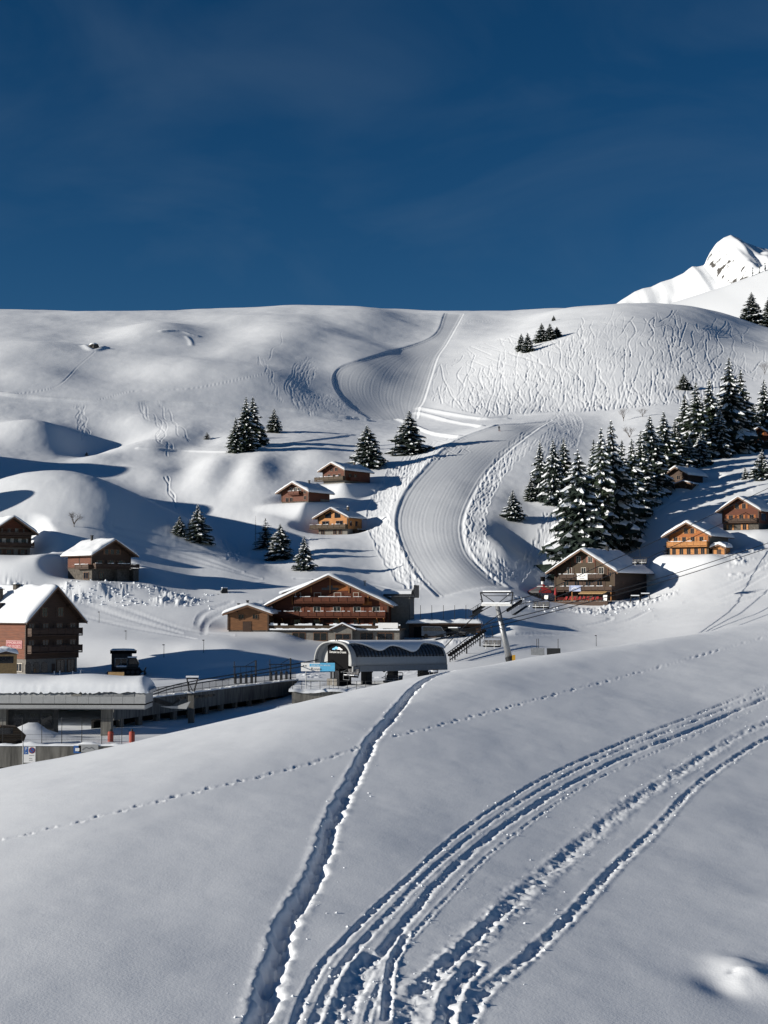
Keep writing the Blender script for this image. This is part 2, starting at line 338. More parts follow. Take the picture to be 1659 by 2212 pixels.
# rolling forms: mounds, gullies, drifts (frame column, distance, half-widths in metres, height)
for b in [(70, 512, 15, 16, 5.5), (178, 505, 7, 18, -3.0), (330, 500, 14, 18, 2.6), (255, 520, 9, 22, -2.0), (395, 530, 9, 14, 1.8), (440, 515, 7, 14, -1.6), (300, 545, 8, 10, 1.4), (215, 478, 8, 12, 1.6), (285, 462, 8, 14, 1.6), (380, 495, 6, 12, -1.3),
          (455, 452, 6.5, 20, 1.5), (502, 448, 5, 24, -1.2), (552, 452, 6.5, 20, 1.6), (620, 462, 7, 18, -1.2), (690, 470, 8, 14, 1.0),
          (400, 470, 6, 18, -1.6), (340, 455, 7, 16, 1.6),
          (640, 800, 36, 60, 4.5), (480, 780, 26, 60, -4), (330, 800, 30, 50, 4.5), (180, 760, 26, 60, -4.5), (60, 700, 28, 60, 5), (560, 860, 24, 30, 2.0), (420, 840, 20, 30, -1.5), (790, 880, 30, 40, 2), (770, 690, 14, 55, 2.6), (845, 700, 14, 55, 1.2), (690, 690, 18, 50, -0.6),
          (400, 650, 30, 30, 2.5), (560, 640, 24, 30, 2.0), (250, 640, 22, 26, -2.0), (100, 620, 22, 20, 2.0),
          (-420, 388, 26, 24, 27), (-640, 432, 48, 30, 33), (-400, 346, 18, 10, 22), (40, 368, 24, 20, 6), (330, 345, 14, 14, -2.5), (-560, 330, 34, 24, 8),  # tall far-left ones are unseen hills, added to cast shadow on the slope
          (1130, 385, 8, 14, -2.6), (1090, 370, 5, 10, 1.6), (1170, 365, 6, 10, 1.2), (1150, 420, 7, 14, -1.5),
          (560, 395, 10, 14, 1.0), (600, 372, 8, 10, -1.2), (860, 330, 10, 10, 1.0),
          (40, 318, 7, 5, 1.5), (110, 322, 5, 5, 2.0)]:
    ZZ = ZZ + gbump(*b)
far = sstep(300, 360, YY)
ZZ = ZZ + far * (fbm(XX / 55, YY / 70, 3, 2) * 2.4 + fbm(XX / 17, YY / 26, 9, 2) * 0.4) + fbm(XX / 9, YY / 9, 21, 3) * 0.14 * sstep(240, 300, YY)
# level shelves on which the chalets stand: frame position, distance, turn, width, length
PADS = [(240, 1256, 318, 46, 9.6, 8.6), (25, 1200, 330, 30, 8.2, 11), (713, 1376, 288, -9, 22, 16), (536, 1366, 283, -4, 7.4, 8), (960, 1379, 288, -4, 13, 8), (721, 1046, 432, -36, 7.6, 12), (637, 1087, 411, -34, 9, 9.6), (719, 1156, 396, -30, 8.8, 7.2),
        (1263, 1299, 341, -31, 14.2, 19), (1488, 1199, 355, -33, 9.7, 12.5), (1600, 1146, 372, -33, 9.0, 12), (1641, 972, 481, -18, 8.6, 9), (1463, 1046, 421, -42, 6.4, 8.2), (113, 1455, 236, 50, 10.6, 15)]
for u_, v_, y_, th_, W_, L_ in PADS:
    p0 = at(u_, v_, y_); c_, s_ = math.cos(math.radians(th_)), math.sin(math.radians(th_))
    dx, dy = XX - p0.x, YY - y_; lx = dx * c_ + dy * s_; lyy = -dx * s_ + dy * c_
    ox = np.maximum(0, np.abs(lx) - W_ / 2 - 0.6); oy = np.maximum(0, np.maximum(-1.6 - lyy, lyy - L_ * 0.9)); d_ = np.hypot(ox, oy)
    w_ = 1 - sstep(0, 7.0, d_); tz = p0.z + 0.10 + 0.06 * np.clip(lyy, -1.5, L_) - 0.10 * np.clip(-lyy - 1.5, 0, 6) + 0.12 * np.clip(-lx - W_ / 2, 0, 5) * 0
    ZZ = ZZ * (1 - w_) + tz * w_
WW = ZZ / YY

def u2c(u): return np.interp(u, ucols, np.arange(len(ucols)))
def hit(u, v, ymin=0):
    """distance at which the line of sight (u, v) first meets the hillside"""
    q, w = qw(u, v); c = int(round(float(u2c(uq(q))))); wc = WW[:, c].copy(); wc[YY[:, c] < ymin] = -9
    k = np.argmax(wc >= w)
    if wc[k] < w: k = int(np.argmax(wc))
    if k == 0: return float(YY[0, c])
    a, b = wc[k - 1], wc[k]; t = 0 if b == a else min(1, max(0, (w - a) / (b - a)))
    return float(YY[k - 1, c] + (YY[k, c] - YY[k - 1, c]) * t)
def ground(x, y):
    """height of the hillside at a world position"""
    u = x / y * FPX + CU; c = float(u2c(u)); c0 = int(min(max(c, 0), len(ucols) - 2)); fc = c - c0
    r = []
    for k in (c0, c0 + 1): r.append(np.interp(y, YY[:, k], ZZ[:, k]))
    return float(r[0] * (1 - fc) + r[1] * fc)

def carve(paths, width, depth, rim=0.5, W=5, H=4, berm=False):
    """press tracks (lists of world xy) into the hillside: a trough with raised edges"""
    global ZZ
    D = np.full(ZZ.size, 1e3); C = len(ucols)
    for p in paths:
        p = np.asarray(p, float)
        if len(p) < 2: continue
        seg = np.hypot(*(p[1:] - p[:-1]).T); s = np.concatenate([[0], np.cumsum(seg)])
        k = max(2, int(s[-1] / 0.45)); t = np.linspace(0, s[-1], k)
        x = np.interp(t, s, p[:, 0]); y = np.interp(t, s, p[:, 1])
        ci = np.round(u2c(x / y * FPX + CU)).astype(int)
        cc = np.clip(ci, 0, C - 1); y0 = ystart(ucols[cc])
        Tt = np.where(y < 250, 170 + (y - y0) / (250 - y0) * 80, y)
        ri = np.round(np.interp(Tt, T, np.arange(len(T)))).astype(int)
        for dc in range(-W, W + 1):
            for dr in range(-H, H + 1):
                c_, r_ = ci + dc, ri + dr
                ok = (c_ >= 0) & (c_ < C) & (r_ >= 0) & (r_ < len(T))
                ids = r_[ok] * C + c_[ok]
                d = np.hypot(XX.ravel()[ids] - x[ok], YY.ravel()[ids] - y[ok])
                np.minimum.at(D, ids, d)
    D = D.reshape(ZZ.shape)
    if berm: ZZ = ZZ + depth * np.exp(-(D / width) ** 2)
    else: ZZ = ZZ - depth * np.exp(-(D / width) ** 2) + depth * rim * np.exp(-((D - 1.9 * width) / (0.8 * width)) ** 2)
def cr_spline(pts, k=12):
    p = [np.array(a, float) for a in pts]; p = [2 * p[0] - p[1]] + p + [2 * p[-1] - p[-2]]; out = []
    for i in range(1, len(p) - 2):
        for t in np.linspace(0, 1, k, endpoint=False):
            a, b, c, d = p[i - 1], p[i], p[i + 1], p[i + 2]
            out.append(0.5 * (2 * b + (c - a) * t + (2 * a - 5 * b + 4 * c - d) * t * t + (3 * b - a - 3 * c + d) * t ** 3))
    out.append(p[-2]); return np.array(out)
def onhill(pts, ymin=0):
    out = []
    for u, v in pts:
        Y = hit(u, v, ymin); q, _ = qw(u, v); out.append((float(q) * Y, Y))
    # drop jumps across hidden ground
    res = [out[0]]
    for a in out[1:]:
        if abs(a[1] - res[-1][1]) < 30: res.append(a)
    return res

# groomed runs, given by their two edges
LOWER_L = [(1078, 917), (980, 960), (908, 1030), (872, 1080), (858, 1130), (868, 1180), (900, 1240), (948, 1287)]
LOWER_R = [(1190, 908), (1130, 942), (1062, 1000), (1022, 1060), (1000, 1120), (1010, 1180), (1050, 1230), (1092, 1264)]
UPPER_L = [(962, 676), (930, 730), (800, 772), (735, 795), (722, 830), (750, 872), (800, 904)]
UPPER_R = [(1000, 678), (965, 740), (945, 770), (930, 815), (915, 862), (905, 880), (900, 904)]
def edges(L, R, k=10):
    return cr_spline(L, k), cr_spline(R, k)
def poly_mask(poly, U, V):
    inside = np.zeros(U.shape, bool); n_ = len(poly)
    for i in range(n_):
        (x1, y1), (x2, y2) = poly[i], poly[(i + 1) % n_]
        c_ = ((y1 > V) != (y2 > V)) & (U < (x2 - x1) * (V - y1) / (y2 - y1 + 1e-9) + x1); inside ^= c_
    return inside
lL, lR = edges(LOWER_L, LOWER_R); uL, uR = edges(UPPER_L, UPPER_R[:len(UPPER_L)])
ground_polys = []
for a, b in ((lL, lR), (uL, uR)):
    wa, wb = onhill(a), onhill(b); ground_polys.append(wa + wb[::-1])
on_piste = np.zeros(ZZ.shape)
for gp in ground_polys: on_piste = np.maximum(on_piste, poly_mask(gp, XX, YY).astype(float))
soft = smooth1(smooth1(on_piste, 8, 1), 3, 0)
Zs = smooth1(smooth1(ZZ, 30, 1), 10, 0)
ZZ = ZZ * (1 - soft) + (Zs - 0.45) * soft
for a_, b_, tl in ((lL, lR, 1.8), (uL, uR, 0.4)):        # the runs are cut with a cross-fall
    wa, wb = sorted(onhill(a_), key=lambda p: p[1]), sorted(onhill(b_), key=lambda p: p[1])
    xl = np.interp(YY, [p[1] for p in wa], [p[0] for p in wa]); xr = np.interp(YY, [p[1] for p in wb], [p[0] for p in wb])
    f_ = np.clip((XX - xl) / np.maximum(xr - xl, 4), -0.6, 1.6); y0_, y1_ = max(wa[0][1], wb[0][1]), min(wa[-1][1], wb[-1][1])
    fade = np.exp(-np.maximum(0, np.maximum(-f_, f_ - 1)) ** 2 * 14) * sstep(y0_ - 15, y0_ + 25, YY) * (1 - sstep(y1_ - 40, y1_ + 10, YY))
    ZZ = ZZ + tl * (0.5 - np.clip(f_, 0, 1)) * fade
lines = []
for a, b, fr in ((lL, lR, [.08, .17, .22, .34, .41, .55, .6, .73, .84, .92]), (uL, uR, np.linspace(0.08, 0.92, 11))):
    m_ = min(len(a), len(b))
    for f_ in fr:
        w_ = 0.012 * np.sin(np.linspace(0, 5, m_) + f_ * 20)[:, None]
        lines.append(onhill(a[:m_] * (1 - f_ - w_) + b[:m_] * (f_ + w_)))
carve(lines[:10], 0.24, 0.018, 0.8, 4, 3); carve(lines[10:], 0.34, 0.022, 0.8, 4, 3)
carve([onhill(lL), onhill(uL)], 0.45, 0.12, 0.6)
carve([onhill(lR), onhill(uR)], 0.45, 0.12, 0.8)
# road benches crossing the hillside
carve([onhill(cr_spline([(-40, 845), (60, 858), (200, 868), (400, 873), (600, 885), (720, 900), (790, 908)]))], 1.5, 1.1, berm=True, W=6, H=5)
carve([onhill(cr_spline([(300, 968), (420, 975), (520, 975), (600, 962), (760, 940)]))], 0.8, 0.45, berm=True)
carve([onhill(cr_spline(p_)) for p_ in ([(905, 880), (960, 892), (1040, 905), (1095, 905)], [(900, 890), (980, 912), (1040, 922)], [(860, 905), (930, 935), (990, 945)], [(1040, 906), (1120, 897), (1200, 892), (1290, 880)])], 1.2, 0.7, berm=True)
carve([onhill(cr_spline([(348, 716), (370, 714), (392, 716), (410, 722), (426, 726)]))], 1.5, 0.55, berm=True, W=8, H=6); carve([onhill(cr_spline([(404, 728), (412, 738), (414, 746)]))], 1.2, 0.35, berm=True, W=8, H=6); carve([onhill(cr_spline([(184, 748), (198, 757), (214, 756), (224, 750)]))], 1.8, 0.8, berm=True, W=8, H=6)
# ski tracks --------------------------------------------------------------
def wiggle(u, v, L, head, amp, wl, ph, drift=0.0):
    s = np.arange(0, L, 2.5); hd = head + drift * s
    du = np.cumsum(np.sin(hd)) * 2.5; dv = np.cumsum(np.cos(hd)) * 2.5
    off = amp * np.sin(2 * np.pi * s / wl + ph)
    return np.stack([u + du + off * np.cos(hd), v + dv - off * np.sin(hd)], 1)
DOME = [(1205, 690), (1300, 664), (1480, 660), (1600, 700), (1700, 730), (1700, 800), (1480, 870), (1330, 885), (1180, 893), (1060, 902), (990, 885), (925, 862), (930, 820), (955, 765), (1100, 725)]
def inpoly(poly, p): return poly_mask(poly, np.array([p[0]]), np.array([p[1]]))[0]
def clipped(path, poly):
    out = [p for p in path if inpoly(poly, p)]
    return out
fine_t, bold_t, thin_t, near_t = [], [], [], []
cnt = 0
while cnt < 270:
    u = random.uniform(925, 1690); v = random.uniform(664, 880)
    if not inpoly(DOME, (u, v)) or random.random() < max(0, (u - 1380) / 420): continue
    L = random.choice((40, 80, 120, 180, 240)) * random.uniform(.7, 1.2); head = -0.25 + 0.5 * random.gauss(0, 1) + (0.35 if u > 1400 else 0)
    p_ = clipped(wiggle(u, v, L, head, random.choice((1.0, 3.0, 6.0, 8.0, 10.5)) * random.uniform(.8, 1.2), random.uniform(26, 64), random.uniform(0, 6.3), random.uniform(-.006, .006)), DOME)
    if len(p_) > 5: (bold_t if random.random() < 0.4 else fine_t).append(onhill(p_, 560)); cnt += 1
for k in range(90):
    u = random.uniform(930, 1640); v = random.uniform(675, 885)
    p_ = clipped(wiggle(u, v, random.uniform(25, 80), random.uniform(-1.2, 1.2), random.uniform(3, 8), random.uniform(28, 50), random.uniform(0, 6.3), random.uniform(-.01, .01)), DOME)
    if len(p_) > 5: fine_t.append(onhill(p_, 560))
for k in range(60):
    u = random.uniform(940, 1500); v = random.uniform(690, 860); L = random.uniform(60, 300); sl = random.uniform(.08, .38)
    p_ = clipped([(u + t, v + t * sl + 5 * math.sin(t / 45 + k)) for t in np.arange(0, L, 4)], DOME)
    if len(p_) > 5: (bold_t if k % 2 else fine_t).append(onhill(p_, 560))
def band(center, half, count, amp, wl, Lr=(0.15, 0.5)):
    c_ = cr_spline(center, 14)
    for k in range(count):
        n_ = len(c_); a = random.random(); l_ = random.uniform(*Lr); i0 = int(a * n_ * (1 - l_)); i1 = min(n_, i0 + max(6, int(l_ * n_)))
        seg = c_[i0:i1]; d_ = np.gradient(seg, axis=0); nn = np.stack([-d_[:, 1], d_[:, 0]], 1); nn /= np.linalg.norm(nn, axis=1)[:, None] + 1e-9
        s = np.concatenate([[0], np.cumsum(np.linalg.norm(seg[1:] - seg[:-1], axis=1))])
        o_ = random.uniform(-half, half) * 0.9; off = o_ + random.uniform(.6, 1.3) * amp * np.sin(2 * np.pi * s / (wl * random.uniform(.8, 1.3)) + random.uniform(0, 6.3))
        near_t.append(onhill(seg + nn * off[:, None]))
band([(1010, 958), (920, 985), (870, 1030), (835, 1075), (818, 1120), (840, 1180), (878, 1240), (918, 1286)], 24, 85, 5, 36, (0.08, 0.4))
band([(860, 1010), (830, 1060), (812, 1100), (808, 1140)], 16, 26, 6, 24, (0.3, 0.9))
band([(1180, 925), (1120, 960), (1075, 1010), (1045, 1065), (1025, 1120), (1035, 1180), (1075, 1230), (1100, 1255)], 22, 80, 5, 34, (0.08, 0.4))
band([(1185, 905), (1230, 925), (1200, 955), (1140, 985)], 30, 36, 6, 26, (0.3, 0.9))
band([(1185, 1110), (1175, 1160), (1140, 1215), (1110, 1252)], 13, 16, 4, 26, (0.5, 0.95))
band([(560, 770), (585, 800), (600, 845), (612, 868)], 10, 3, 5, 30, (0.95, 1.0))
band([(690, 785), (655, 815), (650, 850), (700, 885)], 36, 16, 4, 34, (0.5, 0.95))
band([(620, 850), (700, 872), (780, 900)], 18, 12, 3, 50, (0.5, 0.95))
band([(290, 880), (340, 920), (345, 955), (370, 985)], 14, 4, 9, 46, (0.8, 1.0))
band([(170, 875), (178, 920), (186, 955)], 10, 7, 5, 26, (0.6, 1.0))
band([(340, 870), (380, 920), (410, 955)], 8, 2, 6, 50, (0.9, 1.0))
band([(480, 1165), (500, 1185), (520, 1205)], 12, 8, 4, 22, (0.6, 1.0))
band([(360, 1030), (368, 1060), (385, 1100)], 4, 2, 4, 30, (0.9, 1.0))
band([(612, 718), (600, 745), (575, 775)], 3, 1, 5, 36, (1.0, 1.0))
for p_ in ([(35, 852), (120, 835), (170, 790), (205, 760)], [(210, 865), (290, 845), (420, 838), (560, 810), (640, 795)], [(1000, 690), (1090, 700)], [(990, 700), (1080, 690), (1180, 684)],
           [(640, 930), (700, 915), (760, 905)], [(880, 950), (960, 945)], [(1310, 1170), (1400, 1120), (1500, 1050), (1600, 985)], [(1300, 1185), (1420, 1105), (1580, 1000)],
           [(1390, 1150), (1480, 1090), (1600, 1020)], [(1450, 1120), (1540, 1080), (1620, 1060)],
           [(60, 1125), (170, 1130), (300, 1165), (420, 1200), (520, 1235)], [(80, 1145), (200, 1155), (330, 1185), (470, 1225), (560, 1250)], [(250, 1135), (380, 1165), (480, 1205)],
           [(165, 1280), (280, 1320), (400, 1360), (500, 1372)], [(170, 1300), (270, 1335), (390, 1368)], [(175, 1330), (280, 1355), (420, 1380)], [(440, 1370), (450, 1340), (520, 1310), (560, 1300)], [(425, 1350), (440, 1325), (500, 1300)],
           [(1130, 1320), (1250, 1330), (1320, 1335), (1270, 1350), (1180, 1352)], [(1110, 1340), (1230, 1355), (1340, 1345), (1400, 1320)], [(1120, 1370), (1300, 1365), (1450, 1330), (1659, 1270)], [(1420, 1330), (1560, 1290), (1659, 1240)], [(1400, 1345), (1560, 1310), (1659, 1280)], [(1480, 1300), (1600, 1250), (1659, 1215)],
           [(320, 1470), (460, 1462), (620, 1455)], [(330, 1480), (480, 1470), (600, 1462)], [(560, 1432), (480, 1440), (380, 1455)],
           [(640, 1250), (720, 1254), (800, 1262), (900, 1290)]):
    thin_t.append(onhill(cr_spline(p_)))
def lateral(p):
    p = np.asarray(p); d_ = np.abs(np.diff(p, axis=0)).sum(0); return d_[0] > 1.3 * d_[1]
lat = [p for l_ in (thin_t, near_t, fine_t, bold_t) for p in l_ if len(p) > 2 and lateral(p)]
thin_t, near_t, fine_t, bold_t = [[p for p in l_ if len(p) > 2 and not lateral(p)] for l_ in (thin_t, near_t, fine_t, bold_t)]
carve([p for p in lat if np.mean([q[1] for q in p]) > 520], 0.95, 0.20, 0.3); carve([p for p in lat if np.mean([q[1] for q in p]) <= 520], 0.62, 0.13, 0.4)
carve([p for p in thin_t if p[0][1] < 345], 0.62, 0.11, 0.4); carve([p for p in thin_t if p[0][1] >= 345], 0.3, 0.09, 0.5)
carve([p for p in near_t if p[0][1] < 480], 0.22, 0.17, 0.4); carve([p for p in near_t if p[0][1] >= 480], 0.24, 0.09, 0.35)
carve(fine_t, 0.24, 0.12, 0.3)
carve(bold_t[::2], 0.27, 0.22, 0.3)
carve(bold_t[1::2], 0.28, 0.25, 0.25)
# ploughed, lumpy snow banks
def region(u0, u1, y0, y1, s=10, t=6):
    return sstep(u0, u0 + s, UU) * (1 - sstep(u1 - s, u1, UU)) * sstep(y0, y0 + t, YY) * (1 - sstep(y1 - t, y1, YY))
ZZ = ZZ + far * (1 - soft) * (1 - 0.6 * sstep(500, 700, YY)) * fbm(XX / 3.4, YY / 7, 33, 3) * 0.075
lump = np.abs(fbm(XX / 1.1, YY / 1.4, 41, 3)) * 1.5 * sstep(-0.15, 0.35, fbm(XX / 6, YY / 5, 44, 2) + 0.1)
ZZ = ZZ + region(120, 450, 303, 318, 30, 4) * lump * 0.75 + region(-60, 75, 296, 316, 20, 6) * lump * 0.9
ZZ = ZZ + region(1290, 1480, 322, 338, 40, 6) * lump * 0.7 + region(1090, 1330, 318, 334, 30, 5) * lump * 0.55 + region(950, 1060, 268, 300, 15, 8) * lump * 0.7
ZZ = ZZ + region(1560, 1720, 330, 362, 30, 10) * lump * 0.6 + region(640, 960, 232, 246, 20, 5) * lump * 0.3
hill_me = grid_mesh('hillside', XX, YY, ZZ, M['snow_far'])
ga = hill_me.attributes.new('groomed', 'FLOAT', 'POINT'); ga.data.foreach_set('value', np.clip(soft, 0, 1).astype(np.float32).ravel())
hill = link('hill', hill_me); tag(hill, kind='structure')
WW = ZZ / YY

# ------------------------------------------------------------------ lower yard beside the car park
yx, yy = np.meshgrid(np.linspace(-110, 30, 140), np.linspace(150.4, 238, 90))
yz = -14.3 + fbm(yx / 6, yy / 6, 5, 3) * 0.35 + 1.1 * np.exp(-((yx + 43.5) / 4.5) ** 2 - ((yy - 158) / 2.5) ** 2) + 1.3 * np.exp(-((yx + 37.0) / 3.2) ** 2 - ((yy - 163) / 2.5) ** 2) * (1 + fbm(yx, yy, 6, 2)) + 2.2 * sstep(-22, 0, yx)
yard = link('snow_yard', grid_mesh('snow_yard', yx, yy, yz, M['snow_far'])); tag(yard, kind='structure')
low = link('car_park_ground', grid_mesh('car_park_ground', *np.meshgrid(np.linspace(-110, 30, 8), np.linspace(80, 190, 8)), np.full((8, 8), -19.2), M['snow_far'])); tag(low, kind='structure')

# ------------------------------------------------------------------ foreground slope
SIL = [(-600, 1800), (0, 1665), (200, 1620), (400, 1573), (600, 1530), (800, 1487), (960, 1452), (1100, 1427), (1250, 1407), (1400, 1385), (1659, 1340), (2200, 1260)]
fu = np.concatenate([np.arange(-700, -30, 20.0), np.arange(-30, 1690, 2.2), np.arange(1690, 2400, 20.0)])
fY = 1.0 / np.concatenate([np.linspace(1 / 9.0, 1 / 15.5, 40), np.linspace(1 / 15.5, 1 / 34.0, 300)[1:], np.linspace(1 / 34.0, 1 / 110.0, 190)[1:], np.linspace(1 / 110.0, 1 / 168.0, 24)[1:]])
def fg_plane(x, y):
    u = x / np.maximum(y, 6) * FPX + CU
    yc = 22 + 0.0070 * u + 1.75e-5 * u ** 2
    d = np.maximum(0, y - yc)
    return -4.66 - 0.055 * x + 0.04 * (y - 17) - 0.0036 * d ** 2
FU = np.broadcast_to(fu[None, :], (len(fY), len(fu))); FY = np.broadcast_to(fY[:, None], FU.shape); FX = (FU - CU) / FPX * FY
FZ = fg_plane(FX, FY)
wt = qw(fu, np.interp(fu, [a for a, _ in SIL], [b for _, b in SIL]))[1]
for _ in range(3):
    wm = (FZ / FY); k = wm.argmax(0); cur = wm.max(0); ypk = fY[k]
    un = (fu - CU) / 900.0; wgt = np.where((fu > -150) & (fu < 1800), 1.0, 0.05); ypk = np.clip(np.polyval(np.polyfit(np.tanh(un * 0.8), ypk, 3, w=wgt), np.tanh(un * 0.8)), 15, 140); dw = np.polyval(np.polyfit(np.tanh(un * 0.8), wt - cur, 5, w=wgt), np.tanh(un * 0.8))
    add = dw[None, :] * ypk[None, :] * sstep(0.25, 1.0, FY / ypk[None, :])
    FZ = FZ + add
FZ = FZ + fbm(FX / 7, FY / 9, 51, 2) * 0.16 + fbm(FX / 1.6, FY / 2.4, 57, 3) * 0.022
def fhit(u, v):
    q, w = qw(u, v); c = int(round(float(np.interp(uq(q), fu, np.arange(len(fu)))))); wc = FZ[:, c] / fY
    k = int(np.argmax(wc >= w))
    if wc[k] < w: k = int(np.argmax(wc))
    if k == 0: return float(q) * fY[0], fY[0]
    a, b = wc[k - 1], wc[k]; t = (w - a) / (b - a + 1e-12); Y = fY[k - 1] + (fY[k] - fY[k - 1]) * min(1, max(0, t))
    return float(q) * Y, float(Y)
def fg_dist(p, W=None, step=0.05, reach=1.3):
    """signed distance field of a track on the foreground grid, and arc length"""
    p = np.asarray(p, float); seg = np.hypot(*(p[1:] - p[:-1]).T); s = np.concatenate([[0], np.cumsum(seg)])
    k = max(2, int(s[-1] / step)); t = np.linspace(0, s[-1], k); x = np.interp(t, s, p[:, 0]); y = np.interp(t, s, p[:, 1])
    D = np.full(FZ.shape, 9.0); SG = np.ones(FZ.shape); AL = np.zeros(FZ.shape)
    tx, ty = np.gradient(x), np.gradient(y); nl = np.hypot(tx, ty); tx /= nl; ty /= nl
    ci = np.interp(x / y * FPX + CU, fu, np.arange(len(fu))); ri = np.interp(-1 / y, -1 / fY, np.arange(len(fY)))
    last = (-9, -9)
    for i in range(k):
        r_, c_ = int(ri[i]), int(ci[i])
        if abs(r_ - last[0]) < 1 and abs(c_ - last[1]) < 2: continue
        last = (r_, c_)
        hw = int(reach / y[i] * FPX / 2.2) + 2; drow = max(2, int(abs(ri[max(i - 1, 0)] - ri[i]) + reach * (len(fY) / 12.0) * 0 + reach / max(0.02, abs(fY[min(r_ + 1, len(fY) - 1)] - fY[r_])) ) + 1); drow = min(drow, 60)
        r0, r1, c0, c1 = max(0, r_ - drow), min(len(fY), r_ + drow + 1), max(0, c_ - hw), min(len(fu), c_ + hw + 1)
        if r0 >= r1 or c0 >= c1: continue
        dx, dy = FX[r0:r1, c0:c1] - x[i], FY[r0:r1, c0:c1] - y[i]
        d = np.hypot(dx, dy); sub = D[r0:r1, c0:c1]; m_ = d < sub
        sub[m_] = d[m_]; SG[r0:r1, c0:c1][m_] = np.sign(tx[i] * dy - ty[i] * dx)[m_]; AL[r0:r1, c0:c1][m_] = t[i]
    return D, SG, AL
def fpath(pts): return [fhit(u, v) for u, v in cr_spline(pts, 10)]
CR_PATHS = []
def trench(pts, half, depth, rim, steps=0.0, rough=0.3, steep=3.0, seed=0, rimside=0, wear=0.9):
    global FZ
    CR_PATHS.append((fpath(pts), half)); D, SG, AL = fg_dist(CR_PATHS[-1][0], reach=half * 3 + 0.25)
    jag = 1 + rough * fbm(FX / 0.22, FY / 0.22, 70 + seed, 3) * 2
    near = D < half * 4 + 0.4
    wand = 0.35 * half * vnoise(AL / 0.7, AL * 0 + seed * 3.1, 77) * SG * 2; prof = 1.0 / (1 + (np.abs(D + wand) / (half * jag)) ** (2 * steep))
    dep = depth * (1 + wear * vnoise(AL / 1.1, AL * 0 + seed, 80) + 0.6 * wear * vnoise(AL / 0.31, AL * 0 + seed, 81))
    if steps: dep = dep * (0.72 + 0.28 * np.cos(2 * np.pi * AL / steps + SG * 0.6))
    crumbs = np.maximum(0, fbm(FX / 0.16, FY / 0.16, 90 + seed, 3)) * rim * 2.4
    rs = np.where(SG * rimside >= 0, 1.0, 0.35) if rimside else 1.0
    ridge = (rim + crumbs) * np.exp(-((D - half * 1.75) / (half * 0.7)) ** 2) * rs
    FZ = np.where(near, FZ - dep * prof + ridge + prof * rough * 0.10 * fbm(FX / 0.14, FY / 0.14, 99 + seed, 2), FZ)
trench([(975, 1449), (925, 1466), (895, 1490), (860, 1530), (825, 1575), (797, 1610), (788, 1638), (765, 1680), (735, 1740), (712, 1790), (700, 1835), (680, 1890), (650, 1945), (622, 2000), (602, 2060), (582, 2130), (560, 2212), (545, 2290)], 0.105, 0.21, 0.010, 0.62, 0.25, 3.0, 1, -1, 0.3)
B1 = [(1760, 1445), (1659, 1482), (1500, 1545), (1350, 1602), (1200, 1668), (1080, 1738), (985, 1805), (900, 1882), (820, 1955), (745, 2030), (695, 2085), (655, 2160), (630, 2240), (620, 2290)]
B2 = [(1760, 1452), (1659, 1492), (1500, 1558), (1350, 1616), (1210, 1682), (1090, 1755), (1000, 1822), (910, 1900), (840, 1975), (770, 2050), (725, 2110), (690, 2180), (670, 2240), (660, 2290)]
B3 = [(1760, 1466), (1659, 1506), (1500, 1575), (1360, 1630), (1220, 1702), (1100, 1778), (1010, 1848), (930, 1925), (870, 2000), (810, 2080), (770, 2150), (745, 2230), (735, 2290)]
B4 = [(1760, 1480), (1659, 1521), (1520, 1580), (1380, 1640), (1250, 1705), (1130, 1788), (1040, 1862), (975, 1930), (920, 1990), (860, 2060), (815, 2140), (790, 2220), (785, 2290)]
for k, (b_, h_, d_) in enumerate(((B1, 0.042, 0.026), (B2, 0.045, 0.018), (B3, 0.058, 0.032), (B4, 0.03, 0.010))):
    trench(b_, h_, d_, 0.004, 0.0, 0.28, 2.0, 5 + k)
trench([(800, 2060), (765, 2110), (745, 2160), (715, 2230), (700, 2290)], 0.075, 0.06, 0.012, 0.5, 0.6, 2.0, 12)
trench([(880, 2015), (850, 2075), (838, 2140), (835, 2200)], 0.04, 0.03, 0.01, 0, 0.6, 2.0, 13)
trench([(1760, 1515), (1659, 1560), (1590, 1592), (1480, 1662), (1350, 1745), (1230, 1845), (1120, 1938), (1040, 2015), (965, 2085), (905, 2145), (880, 2212), (870, 2290)], 0.11, 0.022, 0.006, 0.28, 0.6, 1.2, 15)
trench([(1090, 1965), (1020, 2035), (950, 2098), (900, 2140)], 0.07, 0.035, 0.014, 0.35, 0.6, 2.0, 21)
trench([(1760, 1548), (1659, 1594), (1580, 1642), (1500, 1702), (1440, 1765), (1400, 1808), (1330, 1872), (1250, 1960), (1190, 2020), (1110, 2090), (1040, 2150), (1010, 2212), (1005, 2290)], 0.065, 0.034, 0.007, 0.33, 0.5, 1.8, 17)
trench([(1025, 2085), (990, 2130), (965, 2185), (950, 2290)], 0.075, 0.07, 0.018, 0.4, 0.6, 2.0, 18)
